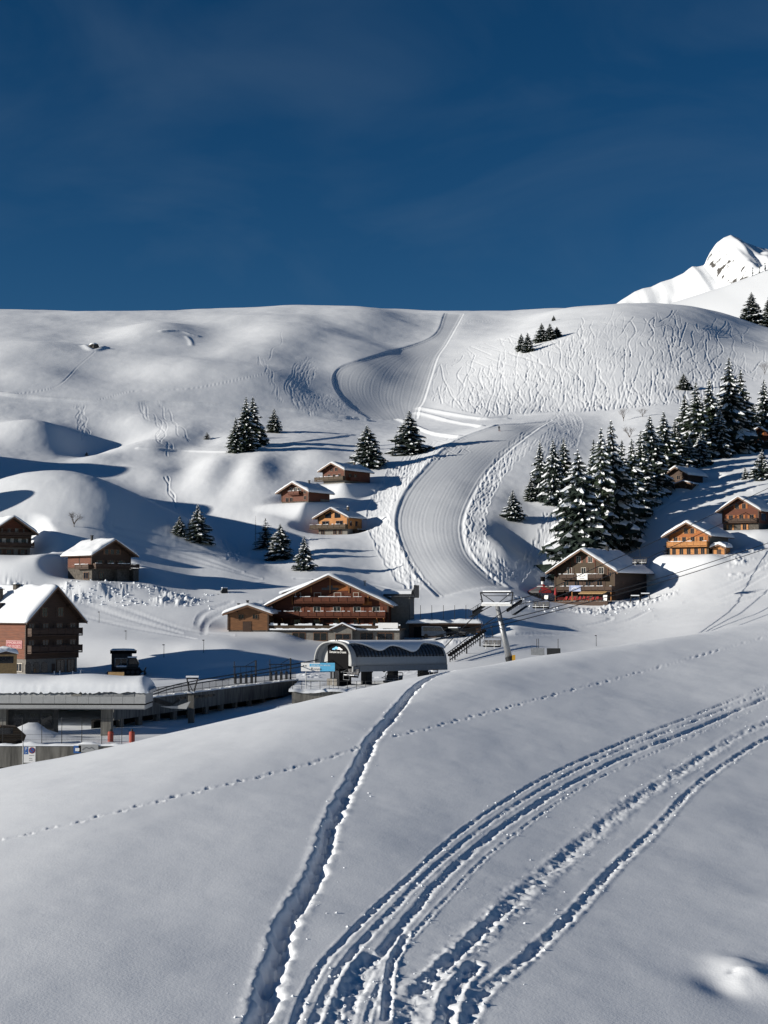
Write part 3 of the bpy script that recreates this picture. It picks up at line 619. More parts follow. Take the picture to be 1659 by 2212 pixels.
# line of animal prints
def prints(pts, gap, r, d, seed):
    global FZ
    D, SG, AL = fg_dist(fpath(pts), reach=0.6)
    ph = np.abs(((AL / gap) % 1.0) - 0.5) * gap
    side = 0.05 * np.where((AL / gap).astype(int) % 2 == 0, 1, -1)
    rr = np.hypot((D * SG - side) / r, ph / (r * 1.3))
    FZ = np.where(D < 0.6, FZ - d * np.exp(-rr ** 4) + 0.3 * d * np.exp(-((rr - 1.6) / 0.5) ** 2) - 0.012 * np.exp(-(D / 0.05) ** 2), FZ)
prints([(-30, 1822), (100, 1792), (200, 1767), (400, 1716), (600, 1668), (700, 1640), (790, 1610)], 0.5, 0.06, 0.022, 1)
prints([(850, 1592), (1000, 1553), (1200, 1500), (1400, 1447), (1550, 1405), (1700, 1362)], 0.5, 0.06, 0.022, 2)
# wind drift and hollow, low at the frame's corner
hx, hy = fhit(1585, 2110)
FZ = FZ + 0.11 * (1 + 0.8 * fbm(FX / 0.5, FY / 0.5, 35, 2)) * np.exp(-((FX - hx - 0.25) / 0.42) ** 2 - ((FY - hy) / 0.75) ** 2) - 0.07 * np.exp(-((FX - hx + 0.25) / 0.3) ** 2 - ((FY - hy + 0.45) / 0.5) ** 2) - 0.05 * np.exp(-((FX - hx - 0.0) / 0.07) ** 2 - ((FY - hy - 0.02) / 0.035) ** 2)
# crumbs of snow broken out along the tracks
mb = MB(); rd = random.Random(11)
for path_, half_ in CR_PATHS:
    p_ = np.array(path_); seg_ = np.hypot(*(p_[1:] - p_[:-1]).T); s_ = np.concatenate([[0], np.cumsum(seg_)])
    nn_ = int(s_[-1] * (6 if half_ > 0.055 else 3))
    for k in range(nn_):
        t_ = rd.uniform(0, s_[-1]); x = float(np.interp(t_, s_, p_[:, 0])); y = float(np.interp(t_, s_, p_[:, 1]))
        if y > 48 or y < 13: continue
        x += rd.gauss(0.06, 1) * half_ * 1.9; y += rd.gauss(0, 0.05)
        ci_ = np.interp(x / y * FPX + CU, fu, np.arange(len(fu))); ri_ = np.interp(-1 / y, -1 / fY, np.arange(len(fY)))
        z = FZ[int(round(float(ri_))), int(round(float(ci_)))]; r_ = 0.006 + 0.02 * rd.random() ** 3
        n0 = len(mb.v); mb.lathe([(r_ * .6, -r_ * .5), (r_, .1 * r_), (r_ * .45, r_ * .75)], (x, y, z + r_ * .05), 5)
        for i in range(n0, len(mb.v)): v_ = mb.v[i]; mb.v[i] = (v_[0] + rd.uniform(-.4, .4) * r_, v_[1] + rd.uniform(-.4, .4) * r_, v_[2] + rd.uniform(-.3, .3) * r_)
cr_o = mb.build('snow_crumbs', M['snow_near']); tag(cr_o, 'small snow crumbs broken out along the foreground tracks', 'snow', kind='stuff')
slope = link('snow_slope', grid_mesh('snow_slope', FX, FY, FZ, M['snow_near'])); tag(slope, kind='structure')
bx_, by_ = np.meshgrid(np.linspace(-60, 60, 50), np.linspace(-60, 12, 40))
under = link('snow_field', grid_mesh('snow_field', bx_, by_, fg_plane(bx_, np.maximum(by_, -30)) - 0.35, M['snow_near'])); tag(under, kind='structure')

# ------------------------------------------------------------------ far ridge and peak
def far_range(name, sil, Yc, front, back, rough, mat, seed, rows=110, step=6):
    us = np.arange(sil[0][0], sil[-1][0] + 1, step); s_ = np.linspace(-1, 1, rows)
    zc = qw(us, np.interp(us, [a for a, _ in sil], [b for _, b in sil]))[1] * Yc
    Yg = np.where(s_ < 0, Yc + s_ * front, Yc + s_ * back)[:, None] + 0 * us[None, :]
    Xg = ((us - CU) / FPX)[None, :] * Yc + 0 * Yg
    t = np.abs(s_)[:, None]
    drop = np.where(s_[:, None] < 0, front * 0.42 * t ** 1.1, back * 0.75 * t)
    Zg = zc[None, :] - drop + (-np.abs(fbm(Xg / rough[0], Yg / (rough[0] * 3.2), seed, 4)) * 2) * rough[1] * np.minimum(1, t * 6)
    return Xg, Yg, Zg
PEAK = [(1150, 780), (1250, 715), (1338, 653), (1348, 646), (1366, 634), (1375, 628), (1393, 621), (1410, 618), (1432, 607), (1455, 600), (1482, 588), (1492, 580), (1501, 574), (1512, 575), (1525, 572), (1531, 565), (1536, 553), (1543, 540), (1554, 524), (1570, 512), (1585, 506), (1602, 512), (1614, 522), (1626, 526), (1640, 533), (1659, 536), (1760, 580), (1900, 640), (2100, 700)]
m_, nn_, bb_ = new_mat('mountain_snow_and_rock')
tc_ = nn_.nodes.new('ShaderNodeTexCoord'); ge_ = nn_.nodes.new('ShaderNodeNewGeometry'); sx_ = nn_.nodes.new('ShaderNodeSeparateXYZ'); nn_.links.new(ge_.outputs['Normal'], sx_.inputs[0])
nz_ = nn_.nodes.new('ShaderNodeTexNoise'); nz_.inputs['Scale'].default_value = 0.045; nz_.inputs['Detail'].default_value = 8; nn_.links.new(tc_.outputs['Object'], nz_.inputs['Vector'])
ad_ = nn_.nodes.new('ShaderNodeMath'); ad_.operation = 'MULTIPLY_ADD'; ad_.inputs[1].default_value = 0.75; nn_.links.new(nz_.outputs['Fac'], ad_.inputs[0]); nn_.links.new(sx_.outputs['Z'], ad_.inputs[2])
cr_ = nn_.nodes.new('ShaderNodeValToRGB'); cr_.color_ramp.elements[0].position = 0.76; cr_.color_ramp.elements[1].position = 0.81
cr_.color_ramp.elements[0].color = (0.07, 0.065, 0.06, 1); cr_.color_ramp.elements[1].color = (0.83, 0.86, 0.9, 1)
nn_.links.new(ad_.outputs[0], cr_.inputs[0]); nn_.links.new(cr_.outputs[0], bb_.inputs['Base Color']); bb_.inputs['Roughness'].default_value = 0.7
pX, pY, pZ = far_range('peak', PEAK, 3200, 1500, 700, (120, 60), m_, 61, 150, 3)
peak = link('mountain', grid_mesh('mountain', pX, pY, pZ, m_)); tag(peak, kind='structure')
RIDGE2 = [(1100, 760), (1300, 700), (1440, 657), (1500, 638), (1560, 620), (1620, 598), (1659, 582), (1800, 545), (2100, 500), (2600, 470)]
rX, rY, rZ = far_range('ridge', RIDGE2, 1700, 620, 500, (260, 14), M['snow_far'], 66, 90, 8)
ridge2 = link('ridge', grid_mesh('ridge', rX, rY, rZ, M['snow_far'])); tag(ridge2, kind='structure')
# ------------------------------------------------------------------ chalets
class Face:
    """a wall plane of a building: origin, rightward axis and outward normal in the building's own frame"""
    def __init__(s, o, r, nrm): s.o, s.r, s.n = Vector(o), Vector(r), Vector(nrm)
    def p(s, a, z, out=0.0): return s.o + s.r * a + s.n * out + Vector((0, 0, z))
    def slab(s, mb, a0, a1, z0, z1, n0, n1):
        return mb.obox(s.p(a0, z0, n0), s.r * (a1 - a0), s.n * (n1 - n0), Vector((0, 0, z1 - z0)))
def add_window(par, F, a, z, w, h, frame='frame_white', shutters=None, mull=True, arch=False):
    mb = MB(); t = 0.09
    F.slab(mb, a - w / 2 - t, a - w / 2, z - t, z + h + t, -0.03, 0.07); F.slab(mb, a + w / 2, a + w / 2 + t, z - t, z + h + t, -0.03, 0.07)
    F.slab(mb, a - w / 2, a + w / 2, z - t, z, -0.03, 0.09); F.slab(mb, a - w / 2, a + w / 2, z + h, z + h + t, -0.03, 0.07)
    if mull: F.slab(mb, a - 0.035, a + 0.035, z, z + h, -0.03, 0.055)
    wn = mb.build('window', M[frame], par)
    g = MB(); F.slab(g, a - w / 2 + 0.002, a + w / 2 - 0.002, z + 0.002, z + h - 0.002, -0.02, 0.03); g.build('pane', M['glass'], wn)
    if shutters:
        for sgn in (-1, 1):
            s = MB(); c = a + sgn * (w / 2 + t + w * 0.27); F.slab(s, c - w * 0.25, c + w * 0.25, z - 0.05, z + h + 0.05, 0.003, 0.06); s.build('shutter', M[shutters], par)
    return wn
def add_balcony(par, F, a0, a1, z, depth=1.2, rail=1.0, mat='wood_dark', snow=True, slats=True):
    f = MB(); F.slab(f, a0, a1, z - 0.18, z, 0.002, depth); fl = f.build('balcony', M[mat], par)
    r = MB(); F.slab(r, a0, a1, z + rail - 0.1, z + rail, depth - 0.1, depth)
    F.slab(r, a0, a1, z + 0.12, z + rail - 0.16, depth - 0.07, depth - 0.03)
    for e in (a0, a1 - 0.07): F.slab(r, e, e + 0.07, z + 0.1, z + rail, 0.01, depth - 0.1)
    k = max(2, int((a1 - a0) / 1.6))
    for i in range(k + 1):
        c = a0 + (a1 - a0 - 0.12) * i / k; F.slab(r, c, c + 0.12, z, z + rail + 0.02, depth - 0.115, depth + 0.02)
    r.build('railing', M[mat], fl)
    if snow:
        s = MB(); n_ = max(3, int((a1 - a0) / 0.5)); 
        for i in range(n_):
            if random.random() < 0.3: continue
            x0 = a0 + (a1 - a0) * i / n_; hh = random.uniform(0.06, 0.16); F.slab(s, x0, x0 + (a1 - a0) / n_ * 0.98, z + rail + 0.021, z + rail + hh, depth - 0.14, depth + 0.04)
        if s.v: s.build('rail_snow', M['snow_roof'], fl)
    return fl
def snow_slab(name, par, W, y0, y1, zr, tanp, th, over=0.12, seed=0, ridge_x=0.0, bare=0.0):
    """thick rounded snow lying on a gable roof"""
    nx, ny = 33, 26; xs = np.linspace(-1, 1, nx) * (W + over); ys = np.linspace(y0 - over, y1 + over, ny)
    X, Y = np.meshgrid(xs, ys); base = zr - np.abs(X) * tanp
    crown = zr - np.sqrt(X ** 2 + 0.35 ** 2) * tanp + 0.05
    ex = np.minimum(1, (W + over - np.abs(X)) / 0.55); ey = np.minimum(1, np.minimum(Y - ys[0], ys[-1] - Y) / 0.45)
    e = np.sqrt(np.clip(1 - (1 - ex) ** 2, 0, 1)) * np.sqrt(np.clip(1 - (1 - ey) ** 2, 0, 1))
    nz_ = fbm(X / 1.6 + seed, Y / 1.6, seed + 3, 3)
    thick = th * (0.25 + 0.75 * e) * (1 + 0.45 * nz_)
    if bare: thick = thick * np.where(fbm(X / 2.2, Y / 2.2, seed + 8, 2) > bare, 1, 0.25)
    top = crown + thick; bot = base + 0.012
    top = np.maximum(top, bot + 0.03)
    vs = [tuple(a) for a in np.stack([X, Y, top], -1).reshape(-1, 3)] + [tuple(a) for a in np.stack([X, Y, bot], -1).reshape(-1, 3)]
    N = nx * ny; fs = []
    for i in range(ny - 1):
        for j in range(nx - 1):
            a = i * nx + j; fs.append((a, a + 1, a + nx + 1, a + nx)); fs.append((N + a, N + a + nx, N + a + nx + 1, N + a + 1))
    for j in range(nx - 1):
        fs.append((N + j, N + j + 1, j + 1, j)); a = (ny - 1) * nx + j; fs.append((a, a + 1, N + a + 1, N + a))
    for i in range(ny - 1):
        a = i * nx; fs.append((a, a + nx, N + a + nx, N + a)); a = i * nx + nx - 1; fs.append((N + a, N + a + nx, a + nx, a))
    mb = MB(); mb.add(vs, fs); return mb.build(name, M['snow_roof'], par, True)
def chalet(name, u, v, Y, theta, W, L, he, hr, wall='wood_dark', base_h=1.6, base_mat='stone', os=1.0, of=1.2, snow=0.55, seed=0, bare=0.0, sink=3.0, gable=None):
    """gable front towards local -Y; the Empty stands at the middle of the front wall, on the ground"""
    e = empty(name, at(u, v, Y), math.radians(theta))
    tanp = (hr - he) / (W / 2)
    b = MB(); b.span(-W / 2 + 0.06, W / 2 - 0.06, 0.06, L - 0.06, -sink, base_h + 0.01); b.build('base', M[base_mat], e)
    poly = [(-W / 2, base_h), (W / 2, base_h), (W / 2, he), (0, hr), (-W / 2, he)]
    w = MB(); w.extrude(poly, 0, L); w.build('wall', M[wall], e)
    if gable:
        g = MB(); zg = he - 0.1; g.extrude([(-W / 2 + 0.3, zg), (W / 2 - 0.3, zg), (0, hr - 0.15)], -0.06, -0.004); g.build('gable_boards', M[gable], e)
    for sx in (-1, 1):                              # corner posts
        c = MB(); c.span(sx * W / 2 - 0.14, sx * W / 2 + 0.14, -0.1, 0.12, base_h, he - 0.05); c.build('corner_post', M['eave'], e)
    xe = W / 2 + os; zo = 0.10; t = 0.22
    zr = hr + zo + t; ze = zr - xe * tanp
    r = MB()
    for sx in (-1, 1):
        pl = [(0, zr), (sx * xe, ze), (sx * xe, ze - t), (0, zr - t)]
        r.extrude(pl if sx > 0 else pl[::-1], -of, L + of * 0.6)
    rf = r.build('roof', M['eave'], e)
    fa = MB()
    for sx in (-1, 1):
        pl = [(0.0, zr + 0.03), (sx * (xe + 0.02), ze + 0.03), (sx * (xe + 0.02), ze - t - 0.16), (0.0, zr - t - 0.16)]
        fa.extrude(pl if sx > 0 else pl[::-1], -of - 0.07, -of - 0.004)
    fa.build('barge_board', M['frame_wood'], rf)
    for fx in (0.0, -0.55, 0.55, -0.98, 0.98):
        p = MB(); x_ = fx * W / 2; z_ = hr - abs(x_) * tanp; p.span(x_ - 0.1, x_ + 0.1, -of + 0.1, -0.002, z_ - 0.24, z_ - 0.02); p.build('purlin', M['eave'], rf)
    if snow: snow_slab('roof_snow', e, xe, -of, L + of * 0.6, zr, tanp, snow, seed=seed, bare=bare)
    e_ = e
    F = Face((0, 0, 0), (1, 0, 0), (0, -1, 0)); Lf = Face((-W / 2, L / 2, 0), (0, -1, 0), (-1, 0, 0)); Rt = Face((W / 2, L / 2, 0), (0, 1, 0), (1, 0, 0))
    def zroof(x): return zr - abs(x) * tanp
    return e, F, Lf, Rt, zroof
def chimney(par, x, y, z, h=1.3, s=0.6, mat='stone', snow=True):
    c = MB(); c.span(x - s / 2, x + s / 2, y - s / 2, y + s / 2, z - 0.8, z + h); o = c.build('chimney', M[mat], par)
    k = MB(); k.span(x - s * .7, x + s * .7, y - s * .7, y + s * .7, z + h + 0.002, z + h + 0.12); k.build('cap', M['metal_dark'], o)
    if snow: k = MB(); k.lathe([(s * .62, 0), (s * .6, .14), (s * .35, .27), (.02, .3)], (x, y, z + h + .122), 10); k.build('cap_snow', M['snow_roof'], o, True)
    return o

# --- valley, left: office chalet with the red sign
e, F, Lf, Rt, zf = chalet('office_chalet', 112, 1455, 236, 50, 9.8, 15, 8.3, 13.0, 'wood_dark', 2.3, 'plaster', os=0.8, of=1.2, snow=0.6, seed=1)
tag(e, 'tall dark chalet with a red sign on its sunlit side wall', 'chalet')
ly = 7.5                                               # half length: a = along the wall, towards the front corner
mb = MB(); Lf.slab(mb, -7.4, 7.3, 2.32, 8.2, 0.003, 0.05); mb.build('side_cladding', M['wood_side'], e)  # thin sheet gives this wall a redder brown than the gable
for k, z in ((0, 3.3), (1, 5.9)): add_balcony(e, F, -4.8, 4.9, z, 1.2, 1.05, 'wood_dark', False)
for z in (3.6, 6.1):
    for a in (-3.9, -1.3, 1.3, 3.9): add_window(e, F, a, z, 1.0, 1.5, 'frame_wood', 'wood_dark')
for a in (-1.5, 1.5): add_window(e, F, a, 8.7, 0.9, 1.3, 'frame_wood', 'wood_dark')
for a in (-4.4, -2.9, -1.4):
    d = MB(); pts = [(math.cos(t) * 0.55, 1.35 + math.sin(t) * 0.5) for t in np.linspace(0, math.pi, 9)]; pl = [(0.55, 0.25)] + pts + [(-0.55, 0.25)]
    d.add([F.p(a + x_, z_, 0.0 if s_ else -0.03) for s_ in (0, 1) for x_, z_ in pl], [tuple(range(11)), tuple(range(21, 10, -1))] + [(k, (k + 1) % 11, 11 + (k + 1) % 11, 11 + k) for k in range(11)])
    d.build('arched_window', M['glass'], e)
for a, w_ in ((1.6, 1.3), (3.6, 1.2)): add_window(e, F, a, 0.3, w_, 1.7, 'frame_wood')
dd = MB(); F.slab(dd, 0.0, 0.6, 0.0, 1.5, -0.05, 0.0); dd.build('door', M['wood_dark'], e)
for a in (2.6, 5.9): add_window(e, Lf, a, 0.5, 1.5, 1.1, 'frame_white')
chimney(e, -3.0, 9.5, zf(3.0) + .5, 1.9, 0.9); chimney(e, -0.8, 8.0, zf(.8) + .4, .6, 0.8)
mb = MB(); mb.span(-4.4, -3.1, 7.5, 8.6, zf(4.3) + 0.5, zf(3.3) + 0.62); mb.build('roof_hatch', M['metal_dark'], e)
sg = empty('wall_sign', (0, 0, 0)); tag(sg, 'red two-line sign on the chalet wall above the yard', 'sign'); sg.matrix_world = e.matrix_basis @ Matrix.Translation((0, 0, 0))
b = MB(); Lf.slab(b, 2.75, 6.75, 3.9, 5.1, 0.06, 0.12); b.build('board', M['sign_red'], sg)
b = MB()
for a0, a1, z0, z1 in ((2.8, 6.7, 3.93, 3.98), (2.8, 6.7, 5.02, 5.07), (2.8, 2.85, 3.98, 5.02), (6.65, 6.7, 3.98, 5.02)): Lf.slab(b, a0, a1, z0, z1, 0.121, 0.13)
b.build('border', M['pink'], sg)
def lettering(par, text, F, a, z, out, size, mat, align='CENTER', name='lettering', width=None):
    c = bpy.data.curves.new(name, 'FONT'); c.body = text; c.size = size; c.align_x = align; c.extrude = 0.006; c.offset = 0.0
    c.materials.append(M[mat]); o = bpy.data.objects.new(name, c); col.objects.link(o); o.parent = par
    up = Vector((0, 0, 1)); m = Matrix((F.r, up, F.n)).transposed().to_4x4(); m.translation = F.p(a, z, out); o.matrix_local = m
    bpy.context.view_layer.update(); dg = bpy.context.evaluated_depsgraph_get(); me = bpy.data.meshes.new_from_object(o.evaluated_get(dg)); bpy.data.objects.remove(o)
    if width:
        xs = [v.co.x for v in me.vertices]; k = width / max(0.01, max(xs) - min(xs)); m = m @ Matrix.Diagonal((k, 1, 1, 1))
    o = link(name, me, par); o.matrix_local = m
    return o
lettering(sg, 'IMMOBILIERE', Lf, 4.75, 4.58, 0.128, 0.50, 'pink', width=3.6); lettering(sg, 'DES', Lf, 3.65, 4.06, 0.128, 0.50, 'pink', width=0.85); lettering(sg, 'CROSETS', Lf, 5.3, 4.06, 0.128, 0.50, 'pink', width=2.1)

# --- chalet above the ploughed bank
e, F, Lf, Rt, zf = chalet('stone_base_chalet', 240, 1256, 318, 46, 9.6, 8.6, 5.6, 8.3, 'wood_dark', 2.6, 'stone', os=1.1, of=1.4, snow=0.5, seed=2)
tag(e, 'dark log chalet on a stone base above the ploughed snow bank', 'chalet')
add_balcony(e, F, -4.7, 6.3, 2.75, 1.2, 0.9, 'wood_dark', True)
for a in (-2.8, 0, 2.4): add_window(e, F, a, 3.2, 0.9, 1.1, 'frame_wood', 'frame_wood')
for a in (-1.2, 0.2, 1.6): add_window(e, F, a, 5.6, 0.7, 1.0, 'frame_wood', 'frame_wood')
for a0, a1 in ((-4.1, -0.2), (0.2, 4.0)):
    mb = MB(); Lf.slab(mb, a0, a1, 2.9, 5.4, 0.003, 0.08); mb.build('log_panel', M['wood_red'], e)
for a in (-2.2, 2.0): add_window(e, Lf, a, 3.4, 1.0, 1.1, 'frame_wood', 'wood_dark')
add_balcony(e, Lf, -0.5, 4.3, 2.65, 0.9, 0.8, 'wood_dark', True)
add_window(e, Lf, 2.3, 0.5, 1.6, 1.3, 'frame_wood')
add_window(e, F, -2.5, 0.6, 0.9, 1.2, 'frame_wood')
st = MB()
for k in range(8): st.span(0.6 + k * 0.35, 0.95 + k * 0.35, -1.3, -0.02, -0.4, 2.4 - k * 0.3)
st.build('outer_stair', M['stone'], e)
mb = MB(); mb.span(4.85, 6.2, -1.1, 1.0, -1.5, 2.55); mb.build('porch_store', M['stone'], e)
chimney(e, -1.0, 5.5, zf(1.0) + .3, 1.2, 0.4, 'metal_dark', False)

# --- chalet at the frame's edge
e, F, Lf, Rt, zf = chalet('balcony_chalet', 25, 1200, 330, 30, 8.2, 11, 5.2, 8.0, 'wood_dark', 1.7, 'plaster', os=1.2, of=1.6, snow=0.5, seed=3, gable='wood_red')
tag(e, 'two-balcony chalet with a white plaster ground floor, cut by the frame', 'chalet')
add_balcony(e, F, -3.9, 4.6, 1.9, 1.2, 0.9, 'wood_dark', False); add_balcony(e, F, -3.6, 4.0, 4.2, 1.1, 0.9, 'wood_dark', False)
for a in (-2.6, -0.8, 0.9, 2.6): add_window(e, F, a, 2.3, 0.8, 1.3, 'frame_wood', 'frame_white')
for a in (-1.5, 0.2, 1.9): add_window(e, F, a, 4.6, 0.8, 1.2, 'frame_wood', 'frame_white')
for a in (-2.6, -0.6, 2.4): add_window(e, F, a, 0.2, 0.9, 1.1, 'frame_wood', 'wood_dark')

# --- hotel
e, F, Lf, Rt, zf = chalet('hotel', 713, 1376, 288, -9, 21.8, 18, 6.1, 11.2, 'wood_red', 1.7, 'plaster', os=1.3, of=1.9, snow=0.5, seed=4, bare=-0.25, gable='wood_red')
tag(e, 'wide brown hotel with three rows of balconies and a snowy gable roof', 'hotel')
add_balcony(e, F, -10.6, 10.6, 3.75, 1.3, 1.0, 'wood_red'); add_balcony(e, F, -6.6, 6.7, 6.45, 1.2, 1.0, 'wood_red')
for a in (-6.3, -2.5, 1.3, 5.1, 8.7):
    add_window(e, F, a, 4.1, 1.25, 1.45, 'frame_white', 'shutter_red'); add_window(e, F, a, 2.0, 1.15, 1.2, 'frame_wood', 'shutter_red')
for a in (-6.1, -2.4, 1.4, 4.9): add_window(e, F, a, 6.85, 1.2 if abs(a) < 4 else 0.9, 1.35, 'frame_white', 'shutter_red')
for a in (-7.2, -3.6, 0.0, 3.6, 7.2):
    p = MB(); zt = zf(a) - 0.5; F.slab(p, a - 0.07, a + 0.07, max(8.2 if abs(a) < 6 else 6.0, zt - 3.6), zt, 0.07, 0.2); p.build('post', M['wood_pale'], e)
for a in (-9.0, -5.4, -1.8, 1.8, 5.4, 9.0, 10.3):
    p = MB(); p.obox(F.p(a - .08, 2.55, 0.02), Vector((.16, 0, 0)), F.n * 1.2 + Vector((0, 0, .85)), Vector((0, 0, .25))); p.build('bracket', M['wood_pale'], e)
mb = MB(); F.slab(mb, 0.5, 3.4, 8.6, 9.6, 0.07, 0.11); mb.build('painted_sun_patch', M['wood_orange'], e); mb = MB(); F.slab(mb, 6.2, 7.9, 5.9, 6.6, 0.065, 0.1); mb.build('painted_sun_patch', M['wood_orange'], e)  # orange patches paint sunlight onto the upper right of the gable
mb = MB(); F.slab(mb, -1.6, 1.6, 8.75, 9.2, 0.075, 0.13); F.slab(mb, -0.5, 0.5, 9.2, 9.6, 0.075, 0.13); mb.build('painted_crest', M['grey_cloth'], e)
# podium with the terrace in front
mb = MB(); mb.span(-11.9, 14.0, -6.2, -0.01, -3, 1.35); mb.build('terrace_base', M['plaster'], e)
mb = MB(); mb.span(-12.4, 14.4, -6.8, -0.02, 1.36, 1.6); mb.build('terrace_slab', M['wood_olive'], e)
mb = MB(); mb.span(-12.2, 14.2, -6.6, -6.4, 1.61, 2.25); mb.build('terrace_parapet', M['wood_olive'], e)
mb = MB()
for k in range(44):
    x = -12.3 + k * 0.6; mb.span(x, x + 0.597, -7.0, -6.35, 1.27 + 0.34, 1.3 + 0.34 + random.uniform(0.05, 0.14)) if False else mb.span(x, x + 0.597, -6.95, -6.805, 1.4, 1.62 + random.uniform(0.0, 0.14))
mb.build('edge_snow', M['snow_roof'], e)
mb = MB()
for k in range(40):
    if random.random() < 0.2: continue
    x = -11.8 + k * 0.65; mb.span(x, x + 0.64, -6.68, -6.3, 2.255, 2.3 + random.uniform(0.08, 0.42))
mb.build('parapet_snow', M['snow_roof'], e)
Fp = Face((0, -6.2, 0), (1, 0, 0), (0, -1, 0))
for a, w_ in ((-4.6, 2.3), (-0.6, 2.4), (8.0, 2.2), (11.4, 2.8)): add_window(e, Fp, a, -0.5, w_, 1.35, 'frame_wood')
po = MB(); po.extrude([(2.2, -1), (5.6, -1), (5.6, 1.5), (3.9, 2.3), (2.2, 1.5)], -8.0, -6.85); pp = po.build('porch', M['plaster'], e)
pr = MB(); pr.extrude([(3.9, 2.62), (1.5, 1.5), (1.5, 1.3), (3.9, 2.42), (6.3, 1.3), (6.3, 1.5)], -8.6, -6.9); pr.build('porch_roof', M['eave'], pp)
ps_ = MB(); ps_.extrude([(3.9, 2.85), (1.45, 1.72), (1.45, 1.51), (3.9, 2.63), (6.35, 1.51), (6.35, 1.72)], -8.65, -6.96); ps_.build('porch_snow', M['snow_roof'], pp)
Fq = Face((3.9, -8.0, 0), (1, 0, 0), (0, -1, 0)); add_window(pp, Fq, 0, -0.2, 2.6, 0.9, 'frame_wood')
bn = MB(); bn.span(10.2, 13.8, -6.75, -6.69, 1.75, 2.75); bn.build('terrace_banner', M['white'], e)
# stair tower on the hotel's flank
mb = MB(); mb.span(11.0, 14.6, 3.5, 9, -3, 7.6); mb.build('stair_tower', M['plaster'], e)
mb = MB(); mb.extrude([(2.9, 7.65), (9.7, 7.65), (9.7, 8.2), (2.9, 8.0)], 9.6, 15.4, 'x'); mb.build('tower_roof', M['metal_dark'], e)
mb = MB(); mb.extrude([(3.4, 8.0), (9.6, 8.21), (9.5, 8.8), (7.0, 9.0), (4.0, 8.6)], 9.3, 14.8, 'x'); mb.build('tower_snow', M['snow_roof'], e)
mb = MB(); mb.span(15.35, 15.47, 3.0, 9.6, 7.3, 9.7); mb.build('tower_screen', M['metal_dark'], e)
chimney(e, -5.0, 9, zf(5.0) + .3, 1.3, 0.5, 'metal_dark', False); chimney(e, 5.2, 8, zf(5.2) + .3, 1.1, 0.35, 'metal', False)
mb = MB(); mb.extrude([(-10.9, 8.1), (-4.6, 10.2), (-4.6, 9.2), (-10.6, 7.0)], 7.0, 12.0); mb.build('dormer', M['wood_dark'], e)
mb = MB(); mb.extrude([(-11.3, 8.1), (-4.0, 10.5), (-4.0, 10.9), (-11.2, 8.5)], 6.4, 12.4); mb.build('dormer_snow', M['snow_roof'], e)
# hotel annex
e, F, Lf, Rt, zf = chalet('annex_hut', 536, 1366, 283, -4, 7.4, 8, 3.4, 4.7, 'wood_tan', 0.4, 'stone', os=0.9, of=1.0, snow=0.5, seed=5)
tag(e, 'low light brown annex with a flat gable beside the hotel', 'hut')
for a in (-1.3, 1.3): add_window(e, F, a, 2.5, 0.9, 0.7, 'frame_wood')
mb = MB(); F.slab(mb, -1.0, 0.6, 0.0, 2.0, 0.0, 0.05); mb.build('door', M['wood_dark'], e)
chimney(e, -2.6, 5, zf(2.6) + .2, .9, .4, 'metal_dark', False); chimney(e, -1.0, 5.5, zf(1) + .2, .9, .4, 'metal_dark', False)
# long garage right of the hotel
p = at(960, 1379, 288); e = empty('garage', p, math.radians(-4)); tag(e, 'long dark flat-roofed garage beside the hotel tower', 'garage')
mb = MB(); mb.span(-6.6, 6.8, 0, 8, -3, 2.6); mb.build('wall', M['wood_dark'], e)
mb = MB(); mb.span(-6.9, 7.1, -0.9, 8.2, 2.61, 2.8); mb.build('roof', M['eave'], e)
vs_ = snow_slab('roof_snow', e, 7.1, -0.8, 8.2, 2.84, 0.02, 0.7, 0.05, seed=9)
for x in (-4.2, 0.0, 4.2):
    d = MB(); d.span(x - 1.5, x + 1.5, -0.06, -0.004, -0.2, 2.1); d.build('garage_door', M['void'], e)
for k in range(7):
    x = -6.5 + k * 2.1; f_ = MB(); f_.tube((x, -0.5, 2.81), (x + random.uniform(-.1, .1), -0.5, 6.2), 0.05, 0.045, 6); f_.build('fence_post', M['metal_dark'], e)

# --- three chalets on the slope
e, F, Lf, Rt, zf = chalet('red_chalet', 721, 1046, 432, -36, 7.6, 12.0, 3.9, 5.7, 'wood_red', 1.0, 'plaster', os=1.0, of=1.3, snow=0.5, seed=6)
tag(e, 'red brown chalet, highest of the three on the slope', 'chalet', 'slope chalets')
add_balcony(e, F, -6.0, 4.2, 1.1, 1.3, 1.0, 'wood_olive')
for a in (-1.7, 0.2, 2.0): add_window(e, F, a, 1.5, 0.9, 1.3, 'frame_wood', None)
for a in (-0.8, 0.9): add_window(e, F, a, 4.1 - .4, 0.9, 0.9, 'frame_wood', None)
for a in (-3.5, -1.0): add_window(e, Rt, a, 1.6, 1.0, 1.3, 'frame_wood')
add_balcony(e, Rt, -4.6, -0.2, 1.1, 1.1, 0.9, 'wood_red', False)
chimney(e, 1.2, 8, zf(1.2) + .3, 0.9, 0.45)
e, F, Lf, Rt, zf = chalet('low_chalet', 637, 1087, 411, -34, 9.0, 9.6, 3.0, 5.2, 'wood_red', 0.5, 'stone', os=1.1, of=1.3, snow=0.55, seed=7)
tag(e, 'low reddish chalet, leftmost and middle of the three on the slope', 'chalet', 'slope chalets')
add_balcony(e, F, -1.6, 2.0, 2.3, 1.0, 0.9, 'wood_red', True)
for a in (-1.1, 0.2, 1.5): add_window(e, F, a, 2.9, 0.9, 1.2, 'frame_white', None)
for a in (-2.6, -1.2): add_window(e, F, a, 0.4, 0.9, 1.1, 'frame_wood', None)
